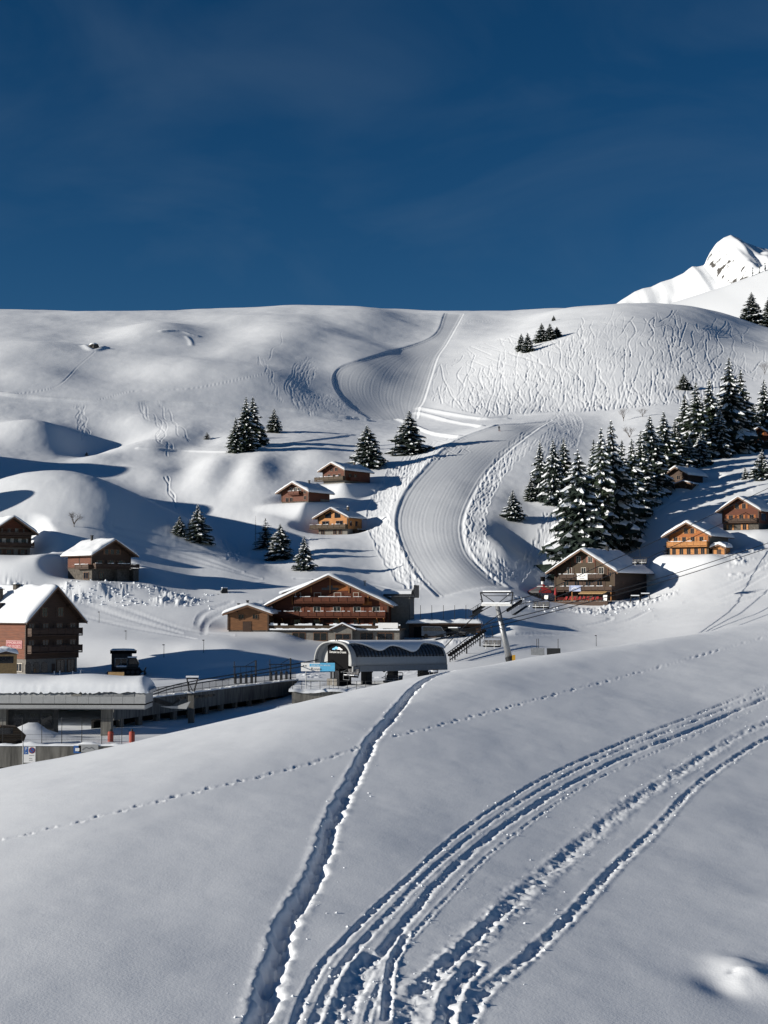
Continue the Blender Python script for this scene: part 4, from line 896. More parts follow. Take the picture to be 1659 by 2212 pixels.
add_window(e, F, 3.4, 0.9, 0.7, 0.9, 'frame_wood'); add_window(e, F, 3.3, 2.5, 0.6, 0.8, 'frame_wood')
mb = MB(); Rt.slab(mb, 0.5, 4.4, -1, 1.2, 0.003, 0.3); mb.build('side_base', M['plaster'], e)
chimney(e, 1.0, 5, zf(1) + .3, 1.0, 0.4, 'metal_dark', False)
e, F, Lf, Rt, zf = chalet('honey_chalet', 719, 1156, 396, -30, 8.8, 7.2, 4.6, 6.7, 'wood_pale', 1.6, 'plaster', os=1.1, of=1.2, snow=0.32, seed=8)
tag(e, 'bright honey coloured chalet with big gable windows, lowest on the slope', 'chalet', 'slope chalets')
add_balcony(e, F, -6.2, 4.6, 1.7, 1.4, 1.0, 'wood_olive')
for a in (-2.2, 2.0): add_window(e, F, a, 2.1, 2.0, 1.5, 'frame_wood', None)
for sx in (-1, 1):
    g = MB(); pl = [(sx * 0.5, 4.4), (sx * 2.3, 4.4), (sx * 2.3, 5.3), (sx * 0.5, 6.1)]
    g.extrude(pl if sx > 0 else pl[::-1], -0.03, -0.005); g.build('gable_window', M['glass'], e)
for a in (-3.1, 0.6, 2.2): add_window(e, F, a, 0.2, 0.9, 1.0, 'frame_wood')
add_balcony(e, Rt, -1.0, 4.6, 0.6, 1.5, 0.9, 'wood_olive', True)
for a in (-2.0, 0.8): add_window(e, Rt, a, 2.4, 0.9, 1.2, 'frame_wood')
chimney(e, 1.8, 4.5, zf(1.8) + .2, 1.0, 0.5)

# --- mountain restaurant
e, F, Lf, Rt, zf = chalet('restaurant', 1263, 1299, 341, -31, 14.2, 19, 6.9, 11.2, 'wood_olive', 2.2, 'wood_dark', os=1.5, of=1.8, snow=0.55, seed=10, bare=-0.35)
tag(e, 'large olive brown mountain restaurant with a broad snowy roof', 'restaurant')
add_balcony(e, F, -5.6, 4.8, 5.0, 1.3, 1.0, 'wood_dark'); add_balcony(e, F, -10.5, 7.4, 2.3, 2.4, 1.0, 'wood_dark')
for a in (-3.6, -0.2, 4.0): add_window(e, F, a, 6.1, 1.0, 1.3, 'frame_white', 'wood_dark')
for a in (-1.4, 1.4): add_window(e, F, a, 8.6, 0.9, 1.3, 'frame_white', 'shutter_red')
for a in (-4.4, -1.8, 0.9, 3.6): add_window(e, F, a, 2.9, 1.2, 1.5, 'frame_wood', 'wood_dark')
for a in (-6.8, -3.4, 2.6, 5.6):
    p = MB(); zt = zf(a) - 0.7; F.slab(p, a - 0.07, a + 0.07, 5.2, zt, 0.004, 0.1); p.build('batten', M['wood_red'], e)
for a in (-6, -2, 2, 5.5, 7.2): p = MB(); F.slab(p, a - .08, a + .08, -1, 2.1, 2.2, 2.36); p.build('post', M['wood_pale'], e)
aw = MB(); aw.obox(F.p(0.2, 2.05, 2.41), Vector((6.2, 0, 0)), F.n * 1.5 + Vector((0, 0, -.45)), Vector((0, 0, .12))); aw.build('awning', M['tan'], e)
dk = MB(); dk.obox(F.p(-10.8, -1.2, 0.1), Vector((18.6, 0, 0)), F.n * 5.5, Vector((0, 0, 1.2))); dk.build('deck', M['wood_dark'], e)
for a in (-4.6, -1.0, 2.6): add_window(e, F, a, 0.2, 1.4, 1.6, 'frame_wood')
add_window(e, F, 6.0, 5.4, 0.8, 1.0, 'frame_wood'); add_window(e, Rt, -4, 2.6, 1.6, 1.4, 'frame_wood')
mb = MB(); Rt.slab(mb, -9.4, 9.4, -1, 5.6, 0.003, 0.06); mb.build('side_cladding', M['wood_dark'], e)
chimney(e, 0.8, 11, zf(.8) + .3, 1.0, 0.6, 'metal_dark', False)
rest = e
def on_rest(a, out, z): return e.matrix_basis @ F.p(a, z, out)
bpy.context.view_layer.update()
bs = empty('balcony_banner'); tag(bs, 'white banner hanging on the restaurant upper balcony', 'banner'); bs.matrix_world = rest.matrix_basis
b = MB(); F.slab(b, -1.2, 1.3, 4.75, 6.15, 1.34, 1.37); b.build('cloth', M['white'], bs)
b = MB(); b.path([F.p(-.8, 5.3, 1.38), F.p(-.2, 5.6, 1.38), F.p(.2, 5.5, 1.38), F.p(.9, 5.85, 1.38)], 0.05, 5); F.slab(b, -.5, .6, 5.0, 5.1, 1.372, 1.39); b.build('emblem', M['grey_cloth'], bs)
bs = empty('railing_banner'); tag(bs, 'pale blue and white banner on the restaurant terrace railing', 'banner'); bs.matrix_world = rest.matrix_basis
b = MB(); F.slab(b, -2.6, 0.2, 2.2, 3.5, 2.45, 2.48); b.build('cloth', plain('pale_blue_cloth', (0.32, 0.38, 0.55), 0.7, var=0.4, scale=1.5), bs)
b = MB(); b.path([F.p(-2.0, 2.6, 2.485), F.p(-1.2, 3.1, 2.485), F.p(-.6, 2.7, 2.485)], 0.09, 5); b.build('emblem', M['white'], bs)
# red canopy tent with a stove pipe
tp = rest.matrix_basis @ F.p(-9.6, 0, 1.2)
t = empty('canopy_tent', tp, math.radians(-20)); tag(t, 'red and black pointed canopy tent with a stove pipe on the restaurant deck', 'tent')
for k in range(8):
    a0, a1 = 2 * math.pi * k / 8, 2 * math.pi * (k + 1) / 8; mb = MB()
    pr_ = [(0.25, 3.9), (1.5, 3.15), (3.6, 2.3)]
    q_ = [(r_ * math.cos(a_), r_ * math.sin(a_), z_) for a_ in (a0, a1) for r_, z_ in pr_]
    mb.add(q_ + [(3.62 * math.cos(a_), 3.62 * math.sin(a_), 1.85) for a_ in (a0, a1)], [(0, 1, 4, 3), (1, 2, 5, 4), (2, 6, 7, 5)]); mb.build('canopy_panel', M['red'] if k % 2 == 0 else M['grey_cloth'], t)
    mb = MB(); mb.tube((3.5 * math.cos(a0), 3.5 * math.sin(a0), -0.4), (3.5 * math.cos(a0), 3.5 * math.sin(a0), 2.3), 0.06, 0.06, 6); mb.build('pole', M['metal_dark'], t)
mb = MB(); mb.tube((0, 0, 3.8), (0, 0, 4.5), 0.35, 0.35, 10); mb.build('pipe', M['white'], t); mb = MB(); mb.tube((0, 0, 4.51), (0, 0, 5.5), 0.55, 0.55, 10); mb.build('pipe_cowl', M['black'], t)
# terrace furniture
fn = empty('parasol', rest.matrix_basis @ F.p(-5.2, 0.0, 4.0)); tag(fn, 'closed dark red parasol standing on the restaurant deck', 'parasol')
mb = MB(); mb.tube((0, 0, 0), (0, 0, 3.0), 0.04, 0.04, 6); mb.build('pole', M['metal_dark'], fn); mb = MB(); mb.lathe([(0.3, 1.4), (0.34, 1.6), (0.2, 2.6), (0.03, 3.1)], (0, 0, 0), 8); mb.build('canopy', M['red'], fn)
def table(a, out, lab):
    t = empty('picnic_table', rest.matrix_basis @ F.p(a, 0.0, out), math.radians(-31)); tag(t, lab, 'table', 'terrace tables')
    m1 = MB(); m1.span(-.9, .9, -.4, .4, .7, .76); m1.build('tabletop', M['red'], t)
    for sy in (-1, 1): m2 = MB(); m2.span(-.9, .9, sy * .75 - .14, sy * .75 + .14, .42, .47); m2.build('bench_seat', M['red'], t)
    for sx in (-1, 1): m3 = MB(); m3.obox((sx * .7 - .04, -.7, 0), (.08, 0, 0), (0, .1, 0), (0, .35, .7)); m3.obox((sx * .7 - .04, .6, 0), (.08, 0, 0), (0, .1, 0), (0, -.35, .7)); m3.build('leg', M['wood_dark'], t)
for k, (a, o_) in enumerate(((-8.6, 5.0), (-3.4, 4.6), (1.0, 4.7), (3.3, 4.6), (5.6, 4.7))):
    table(a, o_, ['red picnic table below the canopy tent', 'red picnic table under the terrace railing banner', 'red picnic table under the tan awning, nearer its left end', 'red picnic table under the tan awning, nearer its right end', 'red picnic table at the restaurant front corner'][k])

def deckchair(a, out, k):
    t = empty('deckchair', rest.matrix_basis @ F.p(a, 0.0, out), math.radians(-31 + 8 * (k % 3 - 1))); tag(t, ['leftmost', 'second', 'third', 'fourth', 'fifth', 'sixth', 'seventh', 'rightmost'][k] + ' red deckchair from the left in the restaurant deck row', 'deckchair', 'red deckchairs in a row')
    m1 = MB(); m1.obox((-.28, -.5, .32), (.56, 0, 0), (0, .55, -.06), (0, 0, .04)); m1.build('seat', M['red'], t); m1 = MB(); m1.obox((-.28, .05, .27), (.56, 0, 0), (0, .5, .75), (0, -.04, .03)); m1.build('backrest', M['red'], t)
    for x_ in (-.3, .27): m1 = MB(); m1.obox((x_, -.5, 0), (.03, 0, 0), (0, .04, 0), (0, .6, .75)); m1.obox((x_, .5, 0), (.03, 0, 0), (0, .04, 0), (0, -.7, .4)); m1.build('leg', M['wood_pale'], t)
for k in range(8): deckchair(-2.2 + k * 1.05, 5.3, k)
for k, (a, o_, lab) in enumerate(((-7.0, 5.2, 'white menu board left on the restaurant deck'), (6.9, 5.0, 'white menu board at the right end of the restaurant deck'))):
    t = empty('menu_board', rest.matrix_basis @ F.p(a, 0.0, o_), math.radians(-31)); tag(t, lab, 'board', 'menu boards'); m1 = MB(); m1.obox((-.45, 0, .1), (.9, 0, 0), (0, .03, .0), (0, .25, 1.25)); m1.build('panel', M['white'], t); m1 = MB(); m1.obox((-.4, .7, 0), (.8, 0, 0), (0, .03, 0), (0, -.4, 1.3)); m1.build('stay', M['wood_dark'], t)
# --- chalets on the right-hand slope
e, F, Lf, Rt, zf = chalet('orange_chalet', 1488, 1199, 355, -33, 9.7, 12.5, 4.6, 7.2, 'wood_orange', 1.9, 'wood_olive', os=1.2, of=1.5, snow=0.6, seed=11)
tag(e, 'bright orange wood chalet with a thick snow roof, nearest on the steep slope', 'chalet', 'steep slope chalets')
add_balcony(e, F, -4.9, 4.8, 2.0, 1.2, 1.1, 'wood_pale', True)
for a in (-3.2, -1.1, 1.0, 3.1): add_window(e, F, a, 3.0, 0.8, 1.1, 'frame_wood', 'wood_pale')
for a in (-0.6, 0.9): add_window(e, F, a, 5.0, 0.8, 1.1, 'frame_wood', 'wood_pale')
for a in (-3.6, -1.8, 0, 1.8, 3.4): add_window(e, F, a, 0.2, 0.8, 1.3, 'frame_wood', 'wood_pale')
mb = MB(); Rt.slab(mb, -5.6, 6.0, 2.3, 4.3, 0.003, 0.05); mb.build('side_cladding', M['plaster'], e)
e, F, Lf, Rt, zf = chalet('log_shed', 1553, 1202, 352, -33, 3.0, 3.2, 1.9, 2.5, 'wood_pale', 0.05, 'stone', os=0.4, of=0.5, snow=0.75, seed=12)
tag(e, 'small pale wood shed with a snow cap beside the orange chalet', 'shed')
mb = MB(); F.slab(mb, -.5, .5, 0, 1.6, 0.0, 0.05); mb.build('door', M['wood_dark'], e)
e, F, Lf, Rt, zf = chalet('dark_red_chalet', 1600, 1146, 372, -33, 9.0, 12, 5.0, 7.8, 'wood_red', 1.7, 'stone', os=1.2, of=1.6, snow=0.5, seed=13)
tag(e, 'dark red brown chalet above and behind the orange one', 'chalet', 'steep slope chalets')
add_balcony(e, F, -3.6, 4.4, 2.0, 1.2, 0.9, 'wood_dark', False)
for a in (-2.4, 0.2, 2.8): add_window(e, F, a, 2.4, 0.9, 1.3, 'frame_wood', 'wood_orange')
for a in (-0.8, 0.9): add_window(e, F, a, 5.3, 0.8, 1.1, 'frame_wood', 'wood_orange')
for a in (-2.6, 1.0): add_window(e, F, a, 0.2, 0.8, 1.2, 'frame_wood', 'wood_pale')
add_window(e, Rt, -2.5, 2.4, 3.2, 1.8, 'frame_wood')
e, F, Lf, Rt, zf = chalet('upper_chalet', 1641, 972, 481, -18, 8.6, 9, 4.0, 6.8, 'wood_red', 1.4, 'stone', os=1.1, of=1.4, snow=0.5, seed=14)
tag(e, 'red brown chalet high beside the forest, partly cut by the frame', 'chalet', 'steep slope chalets')
add_balcony(e, F, -5.2, 4.6, 1.5, 1.4, 1.0, 'wood_olive')
for a in (-2.2, 0.4, 2.8): add_window(e, F, a, 1.9, 0.9, 1.3, 'frame_wood', 'wood_orange')
add_window(e, F, 0.2, 4.6, 1.1, 1.1, 'frame_wood', 'wood_orange')
e, F, Lf, Rt, zf = chalet('forest_hut', 1463, 1046, 421, -42, 6.4, 8.2, 2.6, 4.4, 'wood_dark', 0.4, 'stone', os=1.0, of=1.2, snow=0.6, seed=15)
tag(e, 'small dark hut half buried in snow below the forest', 'hut')
add_window(e, F, 0.4, 1.3, 1.0, 1.1, 'frame_wood', 'wood_olive'); add_window(e, F, -1.7, 1.3, 0.8, 1.0, 'frame_wood')
chimney(e, 0.9, 4, zf(.9) + .4, .8, .5)
e, F, Lf, Rt, zf = chalet('lean_shed', 1477, 1059, 413, -34, 4.6, 3.0, 1.5, 2.2, 'wood_olive', 0.05, 'stone', os=0.6, of=0.6, snow=0.25, seed=16)
tag(e, 'tiny wooden shed in front of the forest hut', 'shed')
for a in (-1.3, 0, 1.3): add_window(e, F, a, 0.4, 0.7, 0.9, 'frame_wood')
# ------------------------------------------------------------------ trees
def spruce_mesh(seed, H=10.0, Rm=2.2, whorls=25, sparse=1.0, snowy=0.6, bare=0.04):
    rd = random.Random(seed); fo, sn = MB(), MB(); tr = MB()
    zt = [0, .15, .4, .7, 1.0]
    for a, b in zip(zt[:-1], zt[1:]): tr.tube((0, 0, a * H * .97 - (.6 if a == 0 else 0)), (0, 0, b * H * .97), .022 * H * (1 - a) + .012, .022 * H * (1 - b) + .01, 7)
    for k in range(whorls):
        t = k / (whorls - 1); z = H * (bare + (0.985 - bare) * t ** 0.92)
        R = Rm * ((1 - t) ** 0.86) * (0.92 + .16 * rd.uniform(-1, 1)) + 0.10
        if t < .08: R *= .8
        nb = max(4, int((10 - 4 * t) * sparse)); ph = rd.random() * 6.3
        for i in range(nb):
            if rd.random() < .10: continue
            az = ph + 2 * math.pi * (i + rd.uniform(-.3, .3)) / nb; r = R * rd.uniform(.55, 1.25); dr = rd.uniform(.32, .62)
            ca, sa = math.cos(az), math.sin(az); z0 = z + rd.uniform(-.15, .15)
            S = 5 if r > .8 else 3
            wd = r * rd.uniform(.22, .36); rows = []
            for s in range(S + 1):
                q = s / S; rad = r * (0.04 + .96 * q); zz = z0 - dr * r * q ** 1.35 + .16 * r * max(0, q - .65) + rd.uniform(-.03, .03) * r
                w_ = wd * (0.35 + 1.0 * math.sin(math.pi * min(1, .12 + .80 * q))) * (1 if s < S else .22) * rd.uniform(.8, 1.2)
                rows.append((rad, zz, w_))
            v0 = []
            for rad, zz, w_ in rows:
                dz = w_ * rd.uniform(.45, .75)
                for off, dd in ((-w_, -dz), (0, 0), (w_, -dz * rd.uniform(.7, 1.2))):
                    v0.append((rad * ca - off * sa, rad * sa + off * ca, zz + dd))
            fo.add(v0, [(3 * s + j, 3 * s + j + 1, 3 * s + j + 4, 3 * s + j + 3) for s in range(S) for j in (0, 1)])
            for s in range(1, S + 1):            # hanging sprays break the outline
                for sg in (-1, 1):
                    rad, zz, w_ = rows[s]; off = sg * w_ * rd.uniform(.3, 1.15); l = r * rd.uniform(.10, .24) + .05; b = (rad * ca - off * sa, rad * sa + off * ca, zz - w_ * .4)
                    sp = rd.uniform(.05, .11) * r + .03; tx, ty = (ca * rd.uniform(-.2, .9) - sa * sg * .5, sa * rd.uniform(-.2, .9) + ca * sg * .5)
                    fo.add([(b[0] - ty * sp, b[1] + tx * sp, b[2] + .03), (b[0] + ty * sp, b[1] - tx * sp, b[2] + .03), (b[0] + tx * l, b[1] + ty * l, b[2] - l * rd.uniform(.5, 1.2))], [(0, 1, 2)])
            # snow pads along the top of the branch
            lo = 1 if rd.random() < .7 else 0; run = []
            for s in range(lo, S + 1):
                if rd.random() < snowy + .22 + .2 * (s / S): run.append(s)
            for s in run:
                if s >= S: continue
                a, b = rows[s], rows[s + 1]; fw = rd.uniform(.2, .52); vv = []
                for (rad, zz, w_) in (a, b):
                    h = .05 + .04 * r * rd.uniform(.6, 1.4)
                    for off, dd in ((-w_ * fw, -w_ * fw * .5 + h * .5), (0, h + .05), (w_ * fw, -w_ * fw * .5 + h * .5)): vv.append((rad * ca - off * sa, rad * sa + off * ca, zz + dd))
                sn.add(vv, [(0, 1, 4, 3), (1, 2, 5, 4)])
    tip = MB(); fo.add([(-.08, 0, H * .93), (.08, 0, H * .93), (0, 0, H * 1.01)], [(0, 1, 2)]); fo.add([(0, -.08, H * .93), (0, .08, H * .93), (0, 0, H * 1.01)], [(0, 1, 2)])
    nm = 'needles' if seed % 2 else 'needles2'
    return tr.mesh('trunk', M['bark']), fo.mesh('crown', M[nm]), sn.mesh('branch_snow', M['snow_branch'])
SPR = [spruce_mesh(1, Rm=2.3, whorls=36), spruce_mesh(2, Rm=2.6, whorls=34, snowy=.6), spruce_mesh(3, Rm=1.9, whorls=32, snowy=.45), spruce_mesh(4, Rm=2.9, whorls=44, snowy=.5), spruce_mesh(5, Rm=2.1, whorls=36, snowy=.45), spruce_mesh(6, Rm=1.7, whorls=17, sparse=.55, snowy=.4)]
RMS = [2.3, 2.6, 1.9, 2.9, 2.1, 1.7]
def spruce(u, vb, vt, wpx, var, label, group, Y=None, name='spruce_tree', sink=0.25):
    if Y is None: Y = hit(u, vb)
    q, _ = qw(u, vb); x = float(q) * Y; z = at(u, vb, Y).z
    zg = ground(x, Y)
    if zg > z + 2 or zg < z - 2: pass
    zb = min(z, zg) if zg < z else z
    Hm = (vb - vt) * Y / FPX + (z - zb)
    e = empty(name, (x, Y, zb - sink)); tag(e, label, 'tree', group)
    s = (Hm + sink) / 10.0; sx = max(0.35 * s, (wpx / 2 * Y / FPX) / (RMS[var] * 0.64))
    e.scale = (sx, sx, s); e.rotation_euler = (0, 0, random.uniform(0, 6.28))
    for nm, me in zip(('trunk', 'crown', 'branch_snow'), SPR[var]):
        o = link(nm, me, e)
        if nm != 'trunk': o['kind'] = 'stuff'
    return e
G1, G2, G3, G4, G5 = 'spruces dotted on the open slope', 'spruces below the three slope chalets', 'spruces on the tracked dome', 'spruces of the forest patch', 'spruces near the steep slope chalets'
for a in [
 (509, 977, 900, 30, 2, 'shorter spruce at the left foot of the tight spruce clump', G1), (531, 972, 856, 42, 4, 'tall spruce in the middle of the tight clump on the open slope', G1),
 (546, 963, 857, 46, 0, 'tall spruce at the right of the tight clump, casting a long shadow', G1), (568, 946, 927, 13, 2, 'small young spruce tucked right of the tight clump', G1),
 (592, 934, 882, 27, 2, 'small lone spruce just right of the tight clump', G1), (447, 948, 933, 13, 5, 'tiny spruce poking out of the shaded hollow left of the clump', G1),
 (187, 984, 976, 8, 5, 'tiny spruce tip in the big shadow on the left slope', G1),
 (793, 1008, 917, 60, 3, 'broad snowy spruce just above the highest slope chalet', G1), (884, 979, 886, 60, 1, 'broad spruce standing left of the lower groomed run', G1), (848, 985, 972, 9, 5, 'tiny sapling left of the spruce by the groomed run', G1),
 (388, 1155, 1114, 26, 2, 'smaller of the two spruces on the dark spur', G1), (427, 1166, 1090, 47, 1, 'larger snowy spruce of the two on the dark spur', G1),
 (573, 1181, 1119, 36, 5, 'thin see-through spruce behind the row below the slope chalets', G2), (605, 1208, 1131, 52, 3, 'broad snow-laden spruce below the slope chalets', G2), (657, 1230, 1158, 36, 1, 'spruce with a long diagonal shadow above the hotel roof', G2),
 (1126, 757, 720, 19, 0, 'leftmost of the dark spruces on the tracked dome', G3), (1140, 760, 718, 22, 4, 'second dark spruce from the left on the tracked dome', G3), (1170, 739, 697, 24, 0, 'taller dark spruce, third from the left on the tracked dome', G3),
 (1188, 734, 698, 22, 2, 'dark spruce, fourth from the left on the tracked dome', G3), (1203, 728, 705, 18, 4, 'short dark spruce at the right end of the dome clump', G3), (1196, 693, 681, 7, 2, 'tiny dark spruce on the dome edge above the clump', G3),
 (1477, 841, 806, 24, 0, 'single spruce on the tracked dome just above the forest', G3),
 (1624, 686, 630, 40, 1, 'snowy spruce on the skyline near the frame edge', G3), (1661, 686, 640, 34, 0, 'spruce on the skyline cut by the frame edge', G3)]:
    spruce(*a)
for a in [
 (1167, 1024, 950, 40, 1, 'spruce at the far left of the forest patch', G4, 425), (1195, 1034, 948, 46, 3, 'second spruce from the left in the forest patch', G4, 420), (1218, 1045, 946, 44, 0, 'third spruce from the left, behind the biggest one', G4, 426),
 (1250, 1206, 972, 124, 3, 'biggest snow-covered spruce, behind the restaurant', G4, 366), (1283, 1060, 948, 42, 4, 'slim dark spruce right behind the biggest one', G4, 412), (1300, 1175, 925, 80, 0, 'dark tall spruce touching the biggest one on its right', G4, 378),
 (1322, 1165, 908, 96, 1, 'tall snowy spruce in the middle of the forest patch', G4, 382), (1345, 1150, 950, 70, 4, 'dark spruce right of the tall middle one', G4, 386), (1366, 1120, 948, 62, 0, 'dark spruce left of the forest hut group', G4, 396),
 (1405, 1066, 896, 76, 3, 'large snowy spruce left of the forest hut', G4, 414), (1385, 1095, 930, 60, 4, 'spruce standing dark between the two large snowy ones', G4, 404), (1435, 1035, 889, 62, 0, 'dark tall spruce behind the forest hut roof', G4, 428), (1460, 1012, 905, 54, 4, 'dark spruce above the forest hut roof', G4, 438),
 (1489, 1003, 940, 34, 1, 'small snowy spruce at the forest edge above the hut, left one', G4, 440), (1515, 1000, 931, 38, 3, 'small snowy spruce at the forest edge above the hut, right one', G4, 442),
 (1505, 990, 824, 60, 4, 'tall dark spruce at the left of the upper forest', G4, 455), (1534, 975, 817, 58, 0, 'very dark tall spruce in the upper forest', G4, 462), (1577, 968, 770, 76, 1, 'tallest spruce of the upper forest, dusted with snow', G4, 466), (1602, 965, 796, 60, 4, 'dark spruce right of the tallest upper one', G4, 474),
 (1555, 985, 880, 44, 3, 'low spruce in front of the upper forest', G4, 456), (1480, 985, 850, 46, 0, 'slim spruce at the left edge of the upper forest', G4, 462),
 (1652, 955, 818, 54, 1, 'spruce at the frame edge above the high chalet', G4, 505), (1628, 950, 870, 38, 4, 'lower spruce just left of the high chalet roof', G4, 500),
 (1647, 1075, 972, 62, 3, 'snowy spruce at the frame edge below the high chalet', G5, 414), (1610, 1075, 1008, 36, 1, 'smaller spruce left of the frame-edge one below the high chalet', G5, 416), (1675, 1085, 985, 50, 0, 'dark spruce half outside the frame below the high chalet', G5, 420),
 (1442, 1184, 1158, 15, 5, 'sapling at the left corner of the orange chalet', G5, 366), (1538, 1127, 1100, 15, 5, 'sapling behind the orange chalet roof', G5, 392)]:
    spruce(*a)
spruce(1108, 1120, 1058, 36, 1, 'spruce alone in the hollow right of the lower run', G4); spruce(1147, 1080, 1030, 26, 2, 'thin spruce in the hollow, just left of the forest', G4)
for a in [(1626, 592, 578, 7, 0, 'tiny spruce on the far ridge, left one'), (1641, 586, 573, 7, 4, 'tiny spruce on the far ridge, middle one'), (1653, 582, 567, 8, 0, 'tiny spruce on the far ridge at the frame edge')]:
    spruce(a[0], a[1] + 5, a[2], a[3], a[4], a[5], 'spruces on the far ridge', 1690, sink=0.5)
# dead snag and leafless shrubs
Y = hit(552, 1179); p = at(552, 1179, Y); e = empty('dead_tree', p); tag(e, 'bare dead conifer trunk with stubby twigs beside the thin spruce', 'tree')
mb = MB(); mb.tube((0, 0, -.4), (0, 0, 7.4), .09, .02, 6); mb.build('trunk', M['twig'], e)
mb = MB()
for k in range(40):
    z = 1.0 + k * .155; a = k * 2.4; l = .75 * (1 - z / 8.2); mb.tube((0, 0, z), (l * math.cos(a), l * math.sin(a), z - .12 * l), .022, .008, 4)
mb.build('twig_branches', M['twig'], e)
def shrub(u, vb, vt, wpx, label, seed, Y=None):
    rd = random.Random(seed); Y = Y or hit(u, vb); s = Y / FPX; p = at(u, vb, Y); H = (vb - vt) * s; W = wpx * s / 2
    p.z = min(p.z, ground(p.x, p.y)) - .1
    e = empty('bare_shrub', p); tag(e, label, 'shrub', 'leafless shrubs'); mb = MB(); m2 = MB()
    mb.tube((0, 0, -.2), (0, 0, H * .3), .10, .07, 6)
    def br(o, d, l, r, n):
        q = o + d * l; (mb if n > 3 else m2).tube(o, q, r, r * .6, 4 if n < 4 else 5, False)
        if n == 0: return
        for _ in range(3):
            d2 = (d + Vector((rd.uniform(-1, 1), rd.uniform(-1, 1), rd.uniform(-.35, .7))) * .75).normalized(); br(o + d * l * rd.uniform(.5, 1), d2, l * rd.uniform(.6, .82), r * .55, n - 1)
    for k in range(5):
        a = k * 1.26 + rd.random(); d = Vector((math.cos(a) * W / H * 1.1, math.sin(a) * W / H * 1.1, 1)).normalized(); br(Vector((0, 0, H * .15)), d, H * .34, .06, 4)
    mb.build('stem', M['twig'], e); m2.build('twigs', M['twig'], e)['kind'] = 'stuff'
shrub(160, 1138, 1100, 38, 'round leafless shrub on the shaded spur behind the chalets', 1)
shrub(1347, 905, 874, 20, 'leafless shrub at the foot of the tracked dome, left one', 2, 545); shrub(1388, 900, 878, 30, 'leafless shrub at the foot of the tracked dome, right one', 3, 545); shrub(1360, 950, 915, 34, 'leafless shrub between the forest trees below the dome', 4, 505)
shrub(1652, 812, 778, 26, 'leafless shrub at the frame edge on the dome', 5, 640)

# rock breaking through the back slope
Y = hit(203, 752); p = at(203, 752, Y); o = empty('boulder', p); tag(o, 'dark boulder breaking through the snow high on the left slope', 'rock')
mb = MB(); mb.lathe([(1.2, -1.0), (2.6, -.2), (2.4, .8), (1.5, 1.7), (.4, 2.1)], (0, 0, 0), 9); rd = random.Random(5); mb.v = [(x * rd.uniform(.8, 1.25), y * rd.uniform(.8, 1.2), z + rd.uniform(-.3, .3)) for x, y, z in mb.v]; mb.build('stone', M['rock'], o)
mb = MB(); mb.lathe([(2.2, 1.35), (1.7, 2.1), (.9, 2.5), (.1, 2.6)], (-.3, .4, 0), 10); mb.build('snow_cap', M['snow_roof'], o, True)
# ------------------------------------------------------------------ retaining walls
def line_wall(name, label, pts, ztop, parts):
    e = empty(name, pts[0]); tag(e, label, 'wall'); return e
# car park wall
e = empty('car_park_wall', (0, 150, 0)); tag(e, 'stained concrete car park wall at the lower left, snow on its top', 'wall')
x0 = -48.0
for k in range(13):
    mb = MB(); mb.span(x0 + k * 2.4 + .012, x0 + (k + 1) * 2.4 - .012, -0.3, 0.38, -15.95, -13.98 + 0.006 * k); mb.build('concrete_panel', M['concrete'], e)
for k in range(5):
    mb = MB(); mb.span(x0 + k * 6.0, x0 + k * 6.0 + .5, .2, .9, -19.4, -15.955); mb.build('pillar', M['concrete'], e)
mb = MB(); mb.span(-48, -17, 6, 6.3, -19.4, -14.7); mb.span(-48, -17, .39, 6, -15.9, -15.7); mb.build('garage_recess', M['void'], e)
sx = np.linspace(-48, -16, 120); mb = MB(); vs_ = []
for x in sx:
    h = .24 + .16 * math.sin(x * 1.7) * math.sin(x * .6) + random.uniform(-.03, .03)
    vs_ += [(x, -.38, -13.9), (x, -.34, -13.9 + h * .7), (x, -.05, -13.9 + h), (x, .3, -13.9 + h * .9), (x, .5, -13.95)]
fs_ = [(5 * i + j, 5 * i + j + 1, 5 * i + j + 6, 5 * i + j + 5) for i in range(119) for j in range(4)]; mb.add(vs_, [f[::-1] for f in fs_]); mb.build('coping_snow', M['snow_roof'], e, True)
# tall net fence on the wall
e = empty('net_fence', (0, 150.2, 0)); tag(e, 'tall thin-post fence standing along the car park wall top', 'fence')
for u in (-32, 11, 53, 95, 138, 181, 224, 267):
    x = (u - CU) / FPX * 150.2; mb = MB(); mb.tube((x, 0, -14.1), (x, 0, -11.2), .035, .03, 6); mb.build('post', M['metal_dark'], e)
for z in (-13.35, -12.85, -11.3):
    mb = MB(); mb.tube((-38.9, 0, z), (-25.4, 0, z), .014, .014, 4); mb.build('wire', M['metal_dark'], e)
for k in range(64):
    x = -33.2 + k * .12; mb = MB(); mb.span(x, x + .018, -.01, .01, -13.9, -12.95); mb.build('bar', M['metal_dark'], e)
